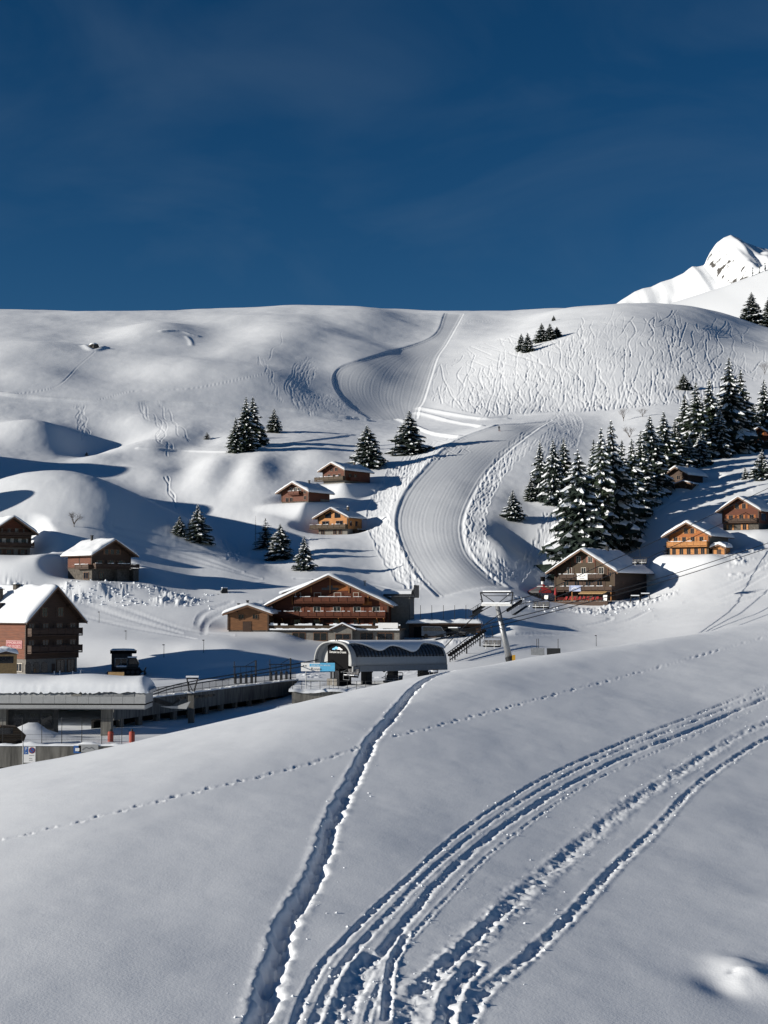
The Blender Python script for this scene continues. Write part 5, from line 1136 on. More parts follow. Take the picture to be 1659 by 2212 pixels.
# deck wall of the lift platform
LINE = [at(240, 1515, 174), at(494, 1485, 203.5), at(640, 1467.5, 224.5)]
e = empty('deck_wall', LINE[0]); tag(e, 'long dark concrete wall carrying the lift deck, with open bays below', 'wall')
def dseg(mb, p, q, z0, z1, d0, d1):
    p, q = Vector((p.x, p.y, 0)), Vector((q.x, q.y, 0)); d = (q - p); nrm = Vector((d.y, -d.x, 0)).normalized()
    o = p - e.location + nrm * d0; o.z = z0 - e.location.z; mb.obox(o, d, -nrm * (d0 - d1), Vector((0, 0, z1 - z0))); return mb
for a, b, k in ((LINE[0], LINE[1], 7), (LINE[1], LINE[2], 5)):
    for i in range(k):
        p, q = a.lerp(b, i / k + .0008), a.lerp(b, (i + 1) / k - .0008); dseg(MB(), p, q, -13.3, -11.33, .35, -.6).build('girder_panel', M['concrete'], e)
        pp = a.lerp(b, (i + .5) / k); qq = a.lerp(b, (i + .5) / k + .03); dseg(MB(), pp, qq, -17, -13.305, -.1, -.6).build('pillar', M['concrete'], e)
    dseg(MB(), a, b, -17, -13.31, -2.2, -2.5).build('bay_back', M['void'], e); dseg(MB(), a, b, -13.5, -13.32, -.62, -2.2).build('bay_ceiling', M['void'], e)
sn = MB()
for a, b, k in ((LINE[0], LINE[1], 40), (LINE[1], LINE[2], 26)):
    for i in range(k): dseg(sn, a.lerp(b, i / k), a.lerp(b, (i + .98) / k), -11.325, -11.2 + random.uniform(0, .1), .38, -.5)
sn.build('coping_snow', M['snow_roof'], e)
rl = empty('deck_railing', LINE[0]); tag(rl, 'steel bar railing along the lift deck edge', 'railing')
eo = e; e = rl
for a, b, k in ((LINE[0].lerp(LINE[1], .3), LINE[1], 110), (LINE[1], LINE[2], 80)):
    for z in (-10.2, -10.95): dseg(MB(), a, b, z, z + .045, .02, -.03).build('rail', M['metal_dark'], rl)
    for i in range(k):
        w_ = .0012 if i % 10 else .004; dseg(MB(), a.lerp(b, i / k), a.lerp(b, i / k + w_), -11.2, -10.2, .012, -.02).build('bar' if i % 10 else 'post', M['metal_dark'], rl)
# ------------------------------------------------------------------ lower chairlift station
p = at(314, 1590, 165); e = empty('lower_station', Vector((p.x, 165, -14.4)), math.radians(-2)); tag(e, 'long grey chairlift station with a thick snow roof at the lower left', 'lift station')
Ls = 22.0
for k in range(18):
    xa, xb = -Ls + k * Ls / 18 + .012, -Ls + (k + 1) * Ls / 18 - .012
    mb = MB(); mb.extrude([(-.0, 3.55), (-.12, 3.56), (-.12, 4.3), (.12, 4.9), (.3, 4.9), (.3, 3.55)], xa, xb, 'x'); mb.build('cladding_panel', M['shell'], e)
mb = MB(); mb.span(-Ls, -.02, .05, 4.4, 3.42, 3.54); mb.build('black_stripe', M['black'], e)  # black band between the cladding and the skirt
mb = MB(); mb.extrude([(-.1, 3.41), (4.5, 3.41), (4.5, 3.0), (.3, 2.92), (-.1, 3.05)], -Ls, -.1, 'x'); mb.build('skirt', M['shell'], e)
mb = MB(); mb.span(-Ls, -.05, .31, 4.5, 3.56, 4.95); mb.build('housing', M['shell'], e)
for xa, xb in ((-8.0, -1.2), (-18.2, -16.6)):
    n_ = max(1, int((xb - xa) / 1.13))
    for k in range(n_):
        mb = MB(); w_ = (xb - xa) / n_; mb.obox((xa + k * w_ + .02, -.116, 4.34), (w_ - .04, 0, 0), (0, -.03, .012), (0, .2, .5)); mb.build('window', plain('tinted_panel', (.22, .215, .2), .4, var=.15) if k == 0 and xa == -8.0 else M['shell_dark'], e)
nx, ny = 90, 18; xs = np.linspace(-Ls, .35, nx); ts = np.linspace(0, math.pi, ny); vs_ = []
for x in xs:
    en = math.sqrt(max(0.02, 1 - max(0, (x + .9) / 1.25) ** 2)) if x > -.9 else 1
    for i, t in enumerate(ts):
        yy_ = 2.35 - math.cos(t) * 2.65 * (0.9 + .1 * en); zz_ = 4.75 + (1.75 + .12 * math.sin(x * .7)) * math.sin(t) ** .75 * en + (random.uniform(-.16, .1) if i in (0, 1) else 0) - (.35 * (1 if x < -18.4 else 0) if i == 0 else 0)
        vs_.append((x, yy_, zz_))
fs_ = [(i * ny + j, (i + 1) * ny + j, (i + 1) * ny + j + 1, i * ny + j + 1) for i in range(nx - 1) for j in range(ny - 1)]
fs_.append(tuple(range((nx - 1) * ny, nx * ny)))
mb = MB(); mb.add(vs_, fs_); mb.build('roof_snow', M['snow_roof'], e, True)
for x, c in ((-4.6, 'concrete'), (-16.0, 'concrete')):
    mb = MB(); mb.span(x - .55, x + .55, 1.6, 2.8, -.6, 3.0); mb.build('column', M[c], e)
mb = MB(); mb.span(-18.5, -10.5, 2.5, 4.6, -.6, 2.7); kb = mb.build('operator_cabin', M['metal_dark'], e)
Fk = Face((-14.5, 2.5, 0), (1, 0, 0), (0, -1, 0))
for a in (-3.2, -1.5, .2, 1.9, 3.3): add_window(kb, Fk, a, 1.2, 1.1, 1.0, 'metal', None, False) if False else None
for a in (-3.2, -1.5, .2, 1.9, 3.3):
    g = MB(); Fk.slab(g, a - .55, a + .55, 1.1, 2.3, .004, .04); g.build('pane', M['glass'], kb)
mb = MB(); mb.extrude([(.6, 3.6), (.6, 4.1), (2.6, 3.5), (3.3, 4.2), (3.4, 3.75), (2.2, 3.1)], 1.8, 2.2); mb.build('guide_rail', M['metal_dark'], e)
mb = MB(); mb.extrude([(1.4, 3.2), (3.2, 3.25), (4.6, 3.75), (4.2, 2.95), (2.6, 3.0)], .9, 1.3); mb.build('rail_shroud', M['shell'], e)
for u, v, lab in ((239, 1592, 'orange padded bollard against the station column'), (285, 1592, 'orange padded bollard at the yard edge right of the column')):
    p = at(u, v, 158); o = empty('padded_bollard', Vector((p.x, 158, -14.5))); tag(o, lab, 'bollard', 'orange bollards')
    mb = MB(); mb.lathe([(.26, 0), (.3, .05), (.3, 1.2), (.24, 1.3), (.05, 1.32)], (0, 0, 0), 12); mb.build('padding', M['orange_red'], o); mb = MB(); mb.tube((0, 0, 1.3), (0, 0, 1.55), .12, .12, 8); mb.build('post', M['metal_dark'], o)
p = at(20, 1600, 156); o = empty('snow_blower', Vector((p.x, 156, -14.4)), .3); tag(o, 'tan and grey machine parked under the lower station at the frame edge', 'machine')
mb = MB(); mb.extrude([(-1.5, .2), (1.3, .2), (1.6, 1.0), (.6, 1.9), (-.9, 2.0), (-1.5, 1.2)], -.8, .8); mb.build('body', M['wood_olive'], o)
mb = MB(); mb.span(-1.1, .3, -.82, .82, 1.2, 1.8); mb.build('window', M['glass'], o)
for x in (-1, .9): mb = MB(); mb.tube((x, -.95, .1), (x, .95, .1), .38, .38, 14); mb.build('wheel', M['black'], o)
# parking sign
p = at(49, 1660, 146); o = empty('parking_sign', Vector((p.x, 146, -19.2))); tag(o, 'white parking sign with blue strip on a steel post by the wall', 'sign')
mb = MB(); mb.tube((0, 0, 0), (0, 0, 6.1), .05, .05, 8); mb.build('post', M['metal'], o)
Fs = Face((.1, -.06, 5.6), (1, 0, 0), (0, -1, 0))
mb = MB(); Fs.slab(mb, 0, 1.1, -1.5, 0, 0, .03); mb.build('board', M['white'], o)
mb = MB(); Fs.slab(mb, .02, .42, -.72, -.02, .031, .036); mb.build('blue_field', M['blue'], o); lettering(o, 'P', Fs, .22, -.36, .038, .42, 'white'); lettering(o, 'ü' if False else '>', Fs, .22, -.68, .038, .32, 'white')
mb = MB(); c0 = Fs.p(.77, -.36, .034); mb.tube(c0, c0 + Fs.n * .01, .3, .3, 20); mb.build('red_ring', M['sign_red'], o); mb = MB(); mb.tube(c0 + Fs.n * .011, c0 + Fs.n * .02, .22, .22, 20); mb.build('blue_disc', M['blue'], o)
mb = MB(); mb.obox(c0 + Fs.n * .021 + Vector((-.19, 0, .13)), (.06, 0, .05), (.3, 0, -.3), (0, -.005, 0)); mb.build('bar', M['sign_red'], o)
for w_, z in ((.5, -.86), (.3, -1.12), (.34, -1.3)): mb = MB(); Fs.slab(mb, .5, .5 + w_, z, z + .04, .031, .034); mb.build('text_line', M['grey_cloth'], o)
p = at(167, 1627, 149.6); o = empty('wall_plate', Vector((p.x, 149.6, p.z))); tag(o, 'small blue plate fixed to the car park wall', 'sign'); mb = MB(); mb.span(-.36, .36, -.03, .03, 0, .72); mb.build('plate', M['blue'], o); mb = MB(); mb.span(-.2, .2, -.04, -.031, .2, .5); mb.build('pictogram', M['white'], o)
p = at(191, 1625, 149.6); o = empty('wall_panel', Vector((p.x, 149.6, p.z))); tag(o, 'wide pale panel with a mountain mark on the car park wall', 'sign'); mb = MB(); mb.span(-.95, .95, -.03, .03, 0, .75); mb.build('plate', M['shell'], o); mb = MB(); mb.path([(-.6, -.035, .25), (-.2, -.035, .5), (.05, -.035, .32), (.3, -.035, .5), (.6, -.035, .25)], .025, 4); mb.build('emblem', M['grey_cloth'], o)

# ------------------------------------------------------------------ ropes, chairs, towers
def rope(name, pts, label, r=.075):
    p = [at(*a) for a in pts]; q = cr_spline([tuple(a) for a in p], 10); mb = MB(); mb.path([Vector(a) for a in q], r, 5); o = mb.build(name, M['metal_dark']); tag(o, label, 'rope', 'chairlift haul ropes'); return q
R1 = rope('haul_rope', [(330, 1500, 178), (410, 1479, 185), (640, 1442, 205), (870, 1398, 226), (1095, 1347, 248), (1300, 1293, 272), (1509, 1233, 300), (1800, 1135, 345), (2200, 990, 410)], 'lower steel rope crossing in front of the arched station')
R2 = rope('haul_rope', [(330, 1494, 182), (410, 1473, 189), (640, 1434, 209), (870, 1389, 231), (1107, 1335, 254), (1300, 1284, 278), (1509, 1223, 306), (1800, 1124, 352), (2200, 980, 418)], 'second steel rope just above the one crossing the arched station')
R3 = rope('haul_rope', [(950, 1408, 224), (1048, 1316, 247), (1165, 1281, 268), (1301, 1220, 296), (1436, 1160, 325), (1659, 1055, 380)], 'upper steel rope passing over the restaurant roof ridge')
R4 = rope('haul_rope', [(965, 1412, 227), (1102, 1314, 252), (1200, 1290, 270), (1330, 1236, 300), (1446, 1184, 330), (1659, 1085, 385)], 'steel rope below the one over the restaurant ridge')
def make_chair():
    e = empty('lift_chair')                              # hangs from its grip at the origin; seat faces -Y
    mb = MB(); mb.path([(0, .0, 0), (0, .05, -.5), (0, .5, -1.1), (0, .55, -1.75)], .05, 6); mb.build('hanger', M['metal_dark'], e)
    mb = MB(); mb.span(-.14, .14, -.25, .25, -.1, .14); mb.build('grip', M['metal_dark'], e)
    mb = MB(); mb.path([(-1.35, .55, -1.75), (1.35, .55, -1.75)], .05); mb.path([(-1.35, .55, -1.75), (-1.45, .4, -2.0), (-1.45, .2, -3.1)], .045); mb.path([(1.35, .55, -1.75), (1.45, .4, -2.0), (1.45, .2, -3.1)], .045); mb.build('frame', M['metal_dark'], e)
    mb = MB(); mb.extrude([(-.35, -3.1), (.3, -3.22), (.3, -3.0), (-.35, -2.92)], -1.4, 1.4, 'x'); mb.build('seat', M['black'], e)
    for k in range(4):
        mb = MB(); x = -1.05 + k * .7; mb.extrude([(.28, -2.95), (.45, -2.1), (.55, -2.12), (.4, -2.97)], x - .3, x + .3, 'x'); mb.build('backrest', M['grey_cloth'], e)
    mb = MB(); mb.path([(-1.4, .35, -2.2), (-1.4, -.7, -2.5), (1.4, -.7, -2.5), (1.4, .35, -2.2)], .035); mb.path([(-.7, -.7, -2.5), (-.7, -.75, -3.5), (.7, -.75, -3.5), (.7, -.7, -2.5)], .03); mb.build('safety_bar', M['metal'], e)
    mb = MB(); mb.span(-1.4, 1.4, -.3, .28, -2.95 + .03, -2.84); mb.build('seat_snow', M['snow_roof'], e)
    return e
proto = make_chair(); first = [True]
def put_chair(u, v, Y, rz, label):
    c = proto if first[0] else copy_tree(proto); first[0] = False
    c.location = at(u, v, Y); c.rotation_euler = (0, 0, math.radians(rz)); tag(c, label, 'lift chair', 'chairlift chairs')
put_chair(1062, 1354, 245, -24, 'empty lift chair hanging low left of the steel pylon')
put_chair(1168, 1274, 266, -22, 'empty lift chair in front of the restaurant canopy tent')
put_chair(1381, 1185, 313, -26, 'empty lift chair in front of the restaurant roof end')
put_chair(848, 1426, 216, -35, 'lift chair parked under the middle of the arched station')
put_chair(924, 1420, 221, -35, 'lift chair leaving the rear of the arched station')
put_chair(758, 1412, 209, -55, 'lift chair at the mouth of the arched station')
put_chair(764, 1428, 208.4, -48, 'lift chair just in front of the one at the arched station mouth') if False else None
# steel pylon
base, top = at(1104, 1440, 249), at(1074, 1308, 249)
o = empty('lift_pylon', base); tag(o, 'leaning round steel lift pylon with a crossarm of wheels', 'pylon')
t = top - base; mb = MB(); mb.tube((0, 0, 0), t, .58, .36, 16); mb.tube(-t * .25, (0, 0, 0), .58, .58, 16, False); mb.build('shaft', M['metal'], o, True)
mb = MB(); mb.tube(t * .02, t * .16, .66, .64, 16); mb.build('crash_pad', M['metal_dark'], o); mb = MB(); mb.obox(t * .03 + Vector((.2, -.72, 0)), (.5, 0, 0), (0, .12, 0), (0, 0, 1.6)); mb.build('warning_pad', M['yellow'], o)
ad = Vector((.87, -.49, 0)); rd_ = Vector((.47, .84, .26))
mb = MB(); mb.obox(t - ad * 2.7 + Vector((0, 0, -.1)), ad * 5.4, ad.cross(Vector((0, 0, 1))) * .35, Vector((0, 0, .4))); mb.build('crossarm', M['metal'], o)
mb = MB(); up = Vector((0, 0, 2.1)); L_, R_ = t - ad * 2.5, t + ad * 2.5
mb.path([L_, L_ + up - ad * .5, R_ + up + ad * .3, R_], .11); mb.path([L_ + up - ad * .5, t + up * .1], .07); mb.path([R_ + up, t + up * .1], .07); mb.path([L_ + up * .75, R_ + up * .75], .06); mb.build('lifting_frame', M['metal_dark'], o)
mb = MB(); mb.obox(L_ + up + Vector((0, 0, .12)), ad * 5, ad.cross(Vector((0, 0, 1))) * .2, Vector((0, 0, .16))); mb.obox(L_ + Vector((0, 0, .31)), ad * 5, ad.cross(Vector((0, 0, 1))) * .5, Vector((0, 0, .18))); mb.build('frame_snow', M['snow_roof'], o)
for sg, lo, hi in ((-1, -3.4, 1.0), (1, -2.0, 3.6)):
    c = t + ad * (2.7 * sg) - Vector((0, 0, .5)); sh = MB(); sh.obox(c + rd_ * lo - ad * .12, rd_ * (hi - lo), ad * .24, Vector((0, 0, .3))); s_ = sh.build('sheave_beam', M['metal_dark'], o)
    for k in range(10):
        q_ = c + rd_ * (lo + (hi - lo) * k / 9.0) + Vector((0, 0, .32)); w_ = MB(); w_.tube(q_ - ad * .09, q_ + ad * .09, .26, .26, 12); w_.build('sheave', M['black'], s_)
    cw = MB(); cw.obox(c + rd_ * lo - ad * .8 * (-sg) + Vector((0, 0, -.5)), rd_ * (hi - lo), ad * .6, Vector((0, 0, .06)))
    for k in range(8):
        q_ = c + rd_ * (lo + (hi - lo) * k / 7.0) + ad * .8 * sg; cw.tube(q_ - Vector((0, 0, .45)), q_ + Vector((0, 0, .6)), .03, .03, 5)
    cw.path([c + rd_ * lo + ad * .8 * sg + Vector((0, 0, .6)), c + rd_ * hi + ad * .8 * sg + Vector((0, 0, .6))], .03); cw.build('catwalk', M['metal_dark'], s_)
# inclined chair storage rail behind the pylon
a, b = at(972, 1416, 252), at(1046, 1364, 272); o = empty('chair_rail', a); tag(o, 'dark inclined storage rail with hanging hooks behind the arched station', 'rail'); d = b - a
mb = MB(); mb.path([(0, 0, 0), d], .14); mb.path([Vector((0, 0, -.7)), d - Vector((0, 0, .7))], .1); mb.build('track', M['metal_dark'], o)
for k in range(16):
    q_ = d * (k / 15.0); mb = MB(); mb.tube(q_ + Vector((0, 0, .6)), q_ - Vector((0, 0, 1.1)), .07, .07, 5); mb.tube(q_ + Vector((-.35, 0, .1)), q_ + Vector((.35, 0, .1)), .22, .22, 8); mb.build('hook', M['black'], o)
for k in (2, 7, 13): q_ = d * (k / 15.0); mb = MB(); mb.tube(q_, q_ - Vector((0, 0, 4.5)), .13, .13, 6); mb.build('support', M['metal_dark'], o)
# small tower by the lower station
p = at(413, 1560, 183); o = empty('small_tower', Vector((p.x, 183, -17))); tag(o, 'short concrete lift tower with a wheel row beside the deck wall', 'lift tower')
zt = at(413, 1502, 183).z + 17
mb = MB(); mb.span(-.35, .35, -.35, .35, 0, zt); mb.build('column', M['concrete'], o)
mb = MB(); mb.span(-.5, .5, -.3, .3, zt + .002, zt + .25); mb.path([(-.15, 0, zt), (-.55, 0, zt + 2.0)], .09); mb.path([(.15, 0, zt), (.75, 0, zt + 2.0)], .09); mb.path([(-.5, 0, zt + 1.8), (.3, 0, zt + .2)], .05); mb.path([(-.55, 0, zt + 2.0), (.75, 0, zt + 2.0)], .09); mb.build('lifting_frame', M['metal_dark'], o)
mb = MB(); mb.span(-.65, .85, -.18, .18, zt + 2.1, zt + 2.3); mb.span(-.5, .35, -.32, .3, zt + .26, zt + .45); mb.build('frame_snow', M['snow_roof'], o)
for k in range(8):
    x = -1.5 + k * .55; w_ = MB(); w_.tube((x, -.34, zt - .35 + k * .05), (x, -.12, zt - .35 + k * .05), .22, .22, 12); w_.build('sheave', M['metal_dark'], o)
mb = MB(); mb.obox((-1.8, -.1, zt - .45), (4.6, 0, .42), (0, .3, 0), (0, 0, .25)); mb.build('sheave_beam', M['metal_dark'], o)

# ------------------------------------------------------------------ arched station
zp = -11.45
p = at(722, 1484, 211); e = empty('arched_station', Vector((p.x, 211, zp)), math.radians(-42)); tag(e, 'arched chairlift station with a black front panel and ribbed side windows', 'lift station')
def prof(t, g=0.0, top=5.9):
    c, s = math.cos(t), math.sin(t); return ((3.4 + g) * math.copysign(abs(c) ** .72, c), 2.75 + (top - 2.75 + g) * max(0, s) ** .8)
def arch_sheet(mb, y0, y1, t0, t1, g0, g1, n=24, ny=1, wob=None, taper=0.0):
    ts = np.linspace(t0, t1, n); vs_ = []
    for j in range(ny + 1):
        y = y0 + (y1 - y0) * j / ny
        for g in (g0, g1):
            for i, t in enumerate(ts):
                tt = t
                if wob: 
                    f = i / (n - 1); tt = t0 + wob(y, 0) + (t1 + wob(y, 1) - t0 - wob(y, 0)) * f
                x, z = prof(tt, g); vs_.append((x, y, z - taper * y))
    fs_ = []
    for j in range(ny):
        b0, b1 = j * 2 * n, (j + 1) * 2 * n
        for i in range(n - 1):
            fs_.append((b0 + n + i, b0 + n + i + 1, b1 + n + i + 1, b1 + n + i)); fs_.append((b0 + i, b1 + i, b1 + i + 1, b0 + i + 1))
        for i in (0, n - 1): fs_.append((b0 + i, b0 + n + i, b1 + n + i, b1 + i))
    for j in (0, ny):
        b0 = j * 2 * n
        for i in range(n - 1): fs_.append((b0 + i, b0 + i + 1, b0 + n + i + 1, b0 + n + i))
    mb.add(vs_, fs_)
PI = math.pi; LS = 20.0; TP = 0.018
mb = MB(); arch_sheet(mb, .0, LS, 0, PI, -.12, 0, 36, 8, None, TP); mb.build('shell', M['shell'], e, True)
mb = MB(); arch_sheet(mb, -.35, .55, -.0, PI, .004, .2, 36, 2); mb.build('arch_rim', M['shell'], e, True)
for sx in (-1, 1):
    mb = MB(); mb.obox((sx * 3.4 - .1, .02, 2.0), (.2, 0, 0), (0, LS - .04, -TP * LS), (0, 0, .78)); mb.build('skirt', M['shell_dark'], e)
mb = MB(); arch_sheet(mb, .9, LS - .5, .32, 1.02, .01, .045, 10, 8, None, TP); gl = mb.build('side_glazing', plain('grey_glazing', (.05, .055, .065), .25, var=.3), e, True)
for k in range(26):
    y = 1.0 + k * (LS - 1.8) / 25; mb = MB(); arch_sheet(mb, y, y + .12, .30, 1.04, .046, .12, 8, 1, None, TP); mb.build('rib', M['metal_dark'], gl)
for k in range(6):
    y = 2.8 + k * 3.0; mb = MB(); arch_sheet(mb, y, y + .05, 1.06, 2.9, .003, .02, 16, 1, None, TP); mb.build('panel_joint', M['shell_dark'], e)
def wob(y, side): return (0 if side else (.22 * math.sin(y * .85) + .14 * math.sin(y * .37 + 1) - .12))
mb = MB(); arch_sheet(mb, .6, LS + .1, .92, 2.5, .125, .34, 22, 60, wob, TP); mb.build('roof_snow', M['snow_roof'], e, True)
fw = MB(); ts = np.linspace(0, PI, 30); pts = [prof(t, -.13) for t in ts]
for sx in (-1, 1):
    pl = [(x, z) for x, z in pts if x * sx >= 1.95] ; pl = sorted(pl, key=lambda a: a[1]); pl = [(sx * 1.95, 2.76)] + pl + [(sx * 1.95, max(z for x, z in pl) if pl else 5)]
    mb = MB(); mb.extrude(pl, .75, .85); mb.build('front_panel', M['shell'], e)
mb = MB(); zt2 = prof(1.05, -.14)[1]; mb.span(-1.94, 1.94, .7, .9, 2.4, 5.62); bp_ = mb.build('black_panel', M['black'], e)
Fb = Face((0, .7, 0), (1, 0, 0), (0, -1, 0)); lettering(bp_, 'Domaine Les Crosets', Fb, 0, 4.45, .01, .42, 'white', width=3.1)
for x, z, r_, m_n in ((-.75, 5.0, .26, 'cyan'), (-.3, 5.12, .33, 'cyan'), (.2, 5.05, .34, 'white'), (.65, 4.98, .2, 'white')):
    mb = MB(); mb.add([Fb.p(x + r_ * 1.2 * math.cos(t), z - .12 + r_ * max(0, math.sin(t)), .012 + .001 * z) for t in np.linspace(0, PI, 10)], [tuple(range(10))]); mb.build('emblem', M[m_n], bp_)
mb = MB(); mb.span(-1.9, -.2, 1.2, 3.6, 0, 2.35); cb = mb.build('control_cabin', M['black'], e)
Fc = Face((0, 1.2, 0), (1, 0, 0), (0, -1, 0))
for a in (-1.5, -.6): g = MB(); Fc.slab(g, a - .38, a + .38, .9, 2.0, .003, .03); g.build('pane', M['glass'], cb)
mb = MB(); mb.span(-2.0, -.1, .6, 1.1, .0, .9); mb.build('counter', M['plaster'], e)
for y in (6.5, 12.0, 18.6): mb = MB(); mb.span(-.6, .6, y - .5, y + .5, -2.0, 2.6); mb.build('column', M['metal_dark'], e)
mb = MB(); mb.span(-3.25, 3.25, 1.0, LS - .4, 2.3, 2.42); mb.build('machine_floor', M['metal_dark'], e)
for sx in (-1, 1):
    for k in range(7): w_ = MB(); w_.tube((sx * 2.6, 2 + k * 2.6, 2.0), (sx * 2.75, 2 + k * 2.6, 2.0), .3, .3, 12); w_.build('tyre', M['black'], e)
mb = MB(); mb.path([(-.3, .4, 5.9), (0, .4, 6.7), (.3, .4, 5.9)], .05); mb.path([(0, .4, 6.7), (0, 1.2, 5.9)], .05); mb.build('roof_mast', M['metal_dark'], e)
# platform under the mouth
o = empty('station_platform', (0, 203, 0)); tag(o, 'snow-covered concrete platform below the arched station mouth', 'platform')
for k in range(7): mb = MB(); mb.span(-12.1 + k * 1.9 + .01, -12.1 + (k + 1) * 1.9 - .01, 0, .5, -17, -11.75); mb.build('concrete_panel', M['concrete'], o)
mb = MB(); mb.span(-12.1, 1.2, .51, 22, -17, -11.8); mb.build('slab', M['concrete'], o)
xs, ys = np.meshgrid(np.linspace(-12.5, 1.6, 50), np.linspace(-.35, 22.5, 50)); zs = -11.5 + fbm(xs / 1.5, ys / 1.5, 5, 3) * .22 - .35 * (1 - sstep(-.35, .3, ys)) + .5 * sstep(-3, 1.5, xs) * (1 - sstep(3, 8, ys))
sno = link('platform_snow', grid_mesh('platform_snow', xs, ys, zs, M['snow_roof']), o)
mb = MB(); pts_ = [(-12.0 + k * 1.2, 0.1, -11.5) for k in range(12)]
for q_ in pts_: mb.tube(q_, (q_[0], q_[1], -10.4), .035, .035, 5)
mb.path([(pts_[0][0], .1, -10.4), (pts_[-1][0], .1, -10.4)], .03); mb.build('guard_rail', M['metal_dark'], o)
# blue banner on posts
o = empty('piste_banner', at(688, 1484, 206), math.radians(-6)); o.location.z = -11.5; tag(o, 'white to blue banner on two posts before the arched station', 'banner')
Fz = Face((0, 0, 0), (1, 0, 0), (0, -1, 0)); zb = at(688, 1450, 206).z + 11.5
for x in (-1.7, 1.95): mb = MB(); mb.tube((x, .1, -.2), (x, .1, zb + .3), .06, .06, 8); mb.build('post', M['metal'], o)
mb = MB(); Fz.slab(mb, -2.35, .2, zb, zb + 1.12, 0, .05); mb.build('white_cloth', M['white'], o); mb = MB(); Fz.slab(mb, .203, 2.2, zb, zb + 1.12, 0, .05); mb.build('blue_cloth', M['cyan'], o)
mb = MB(); Fz.slab(mb, -1.2, .2, zb + .62, zb + 1.0, .052, .056); mb.build('blue_band', M['cyan'], o)
lettering(o, 'Rossa', Fz, -.3, zb + .14, .056, .5, 'black', width=1.4); lettering(o, 'PORTES DU SOLEIL', Fz, .35, zb + .7, .06, .25, 'white', width=2.6)
for a in (-2.0, -1.7): mb = MB(); c0 = Fz.p(a, zb + .72, .052); mb.tube(c0, c0 + Fz.n * .01, .1, .1, 12); mb.build('dot', M['grey_cloth'], o)
# access gates on the deck
def gate(u, v, Y, label):
    o = empty('access_gate', at(u, v, Y), math.radians(12)); tag(o, label, 'gate', 'ski pass gates')
    for k, x in enumerate((-1.2, -.45, .3, 1.05)):
        mb = MB(); mb.span(x - .13, x + .13, -.5, .5, -.3, 1.15); mb.build('reader_box', M['metal_dark'], o); mb = MB(); mb.tube((x, .1, 1.15), (x, .1, 2.1), .035, .035, 6); mb.build('post', M['metal_dark'], o)
    mb = MB(); mb.span(-1.5, 1.7, -.1, .1, 2.1, 2.22); mb.obox((.2, 0, 2.2), (1.5, 0, .8), (0, .08, 0), (0, 0, .08)); mb.tube((-1.35, 0, -.3), (-1.35, 0, 2.9), .06, .06, 6); mb.build('beam', M['metal_dark'], o); mb = MB(); mb.tube((1.65, 0, -.3), (1.65, 0, 3.0), .12, .12, 8); mb.build('end_post', M['metal_dark'], o)
gate(527, 1474, 214, 'dark ski pass gate on the deck, left of the pair'); gate(603, 1468, 222, 'dark ski pass gate on the deck, right of the pair')

# ------------------------------------------------------------------ snow groomers
def groomer(u, v, Y, rz, s, label):
    o = empty('snow_groomer', at(u, v, Y), math.radians(rz)); o.scale = (s, s, s); tag(o, label, 'snow groomer', 'parked snow groomers')
    o.location.z = min(o.location.z, ground(o.location.x, o.location.y) + .15)
    for sy in (-1, 1):
        mb = MB(); mb.extrude([(-2.2, .45), (-1.8, .05), (1.9, .05), (2.3, .45), (1.9, .85), (-1.8, .85)], sy * 1.35 - .55, sy * 1.35 + .55); tr_ = mb.build('track', M['black'], o)
        for k in range(5): w_ = MB(); w_.tube((-1.6 + k * .8, sy * 1.35 - .57, .45), (-1.6 + k * .8, sy * 1.35 + .57, .45), .3, .3, 12); w_.build('wheel', M['metal_dark'], tr_)
    mb = MB(); mb.span(-2.1, 1.9, -.8, .8, .5, 1.15); mb.span(-2.0, -.2, -1.3, 1.3, .95, 1.25); mb.build('chassis', M['metal_dark'], o)
    mb = MB(); mb.extrude([(-.1, 1.2), (1.6, 1.2), (1.75, 1.75), (1.25, 2.7), (.0, 2.75)], -1.0, 1.0); cb_ = mb.build('cab', M['metal_dark'], o)
    mb = MB(); mb.extrude([(.15, 1.75), (1.55, 1.75), (1.18, 2.55), (.15, 2.6)], -1.02, -1.004); mb.build('side_window', M['glass'], cb_)
    mb = MB(); mb.obox((1.77, -.85, 1.8), (0, 1.7, 0), (-.44, 0, .85), (.02, 0, .01)); mb.build('windscreen', plain('bright_windscreen', (.3, .32, .33), .12, var=.2), cb_)
    mb = MB(); mb.span(-.1, 1.4, -1.02, 1.02, 2.77, 2.93); mb.build('roof_snow', M['snow_roof'], cb_)
    mb = MB(); mb.extrude([(2.6, .0), (2.95, .1), (2.75, .55), (2.95, 1.1), (2.75, 1.15), (2.5, .55)], -2.0, 2.0); mb.obox((1.9, -.2, .4), (.75, 0, 0), (0, .4, 0), (0, 0, .2)); mb.build('blade', M['metal_dark'], o)
    mb = MB(); mb.span(-3.4, -2.5, -1.9, 1.9, .05, .5); mb.obox((-2.55, -.2, .45), (.6, 0, .2), (0, .4, 0), (0, 0, .15)); mb.build('tiller', M['metal_dark'], o)
    mb = MB(); mb.span(-1.9, -.3, -1.2, 1.2, 1.26, 1.45); mb.build('bed_snow', M['snow_roof'], o)
groomer(277, 1457, 241, 8, .95, 'dark snow groomer parked beside the kiosk near the deck'); groomer(490, 1292, 318, 196, .75, 'small snow groomer on the shaded slope left of the hotel')
p = at(264, 1457, 245); o = empty('ticket_kiosk', p, math.radians(6)); tag(o, 'dark flat-roofed kiosk behind the parked snow groomer', 'kiosk')
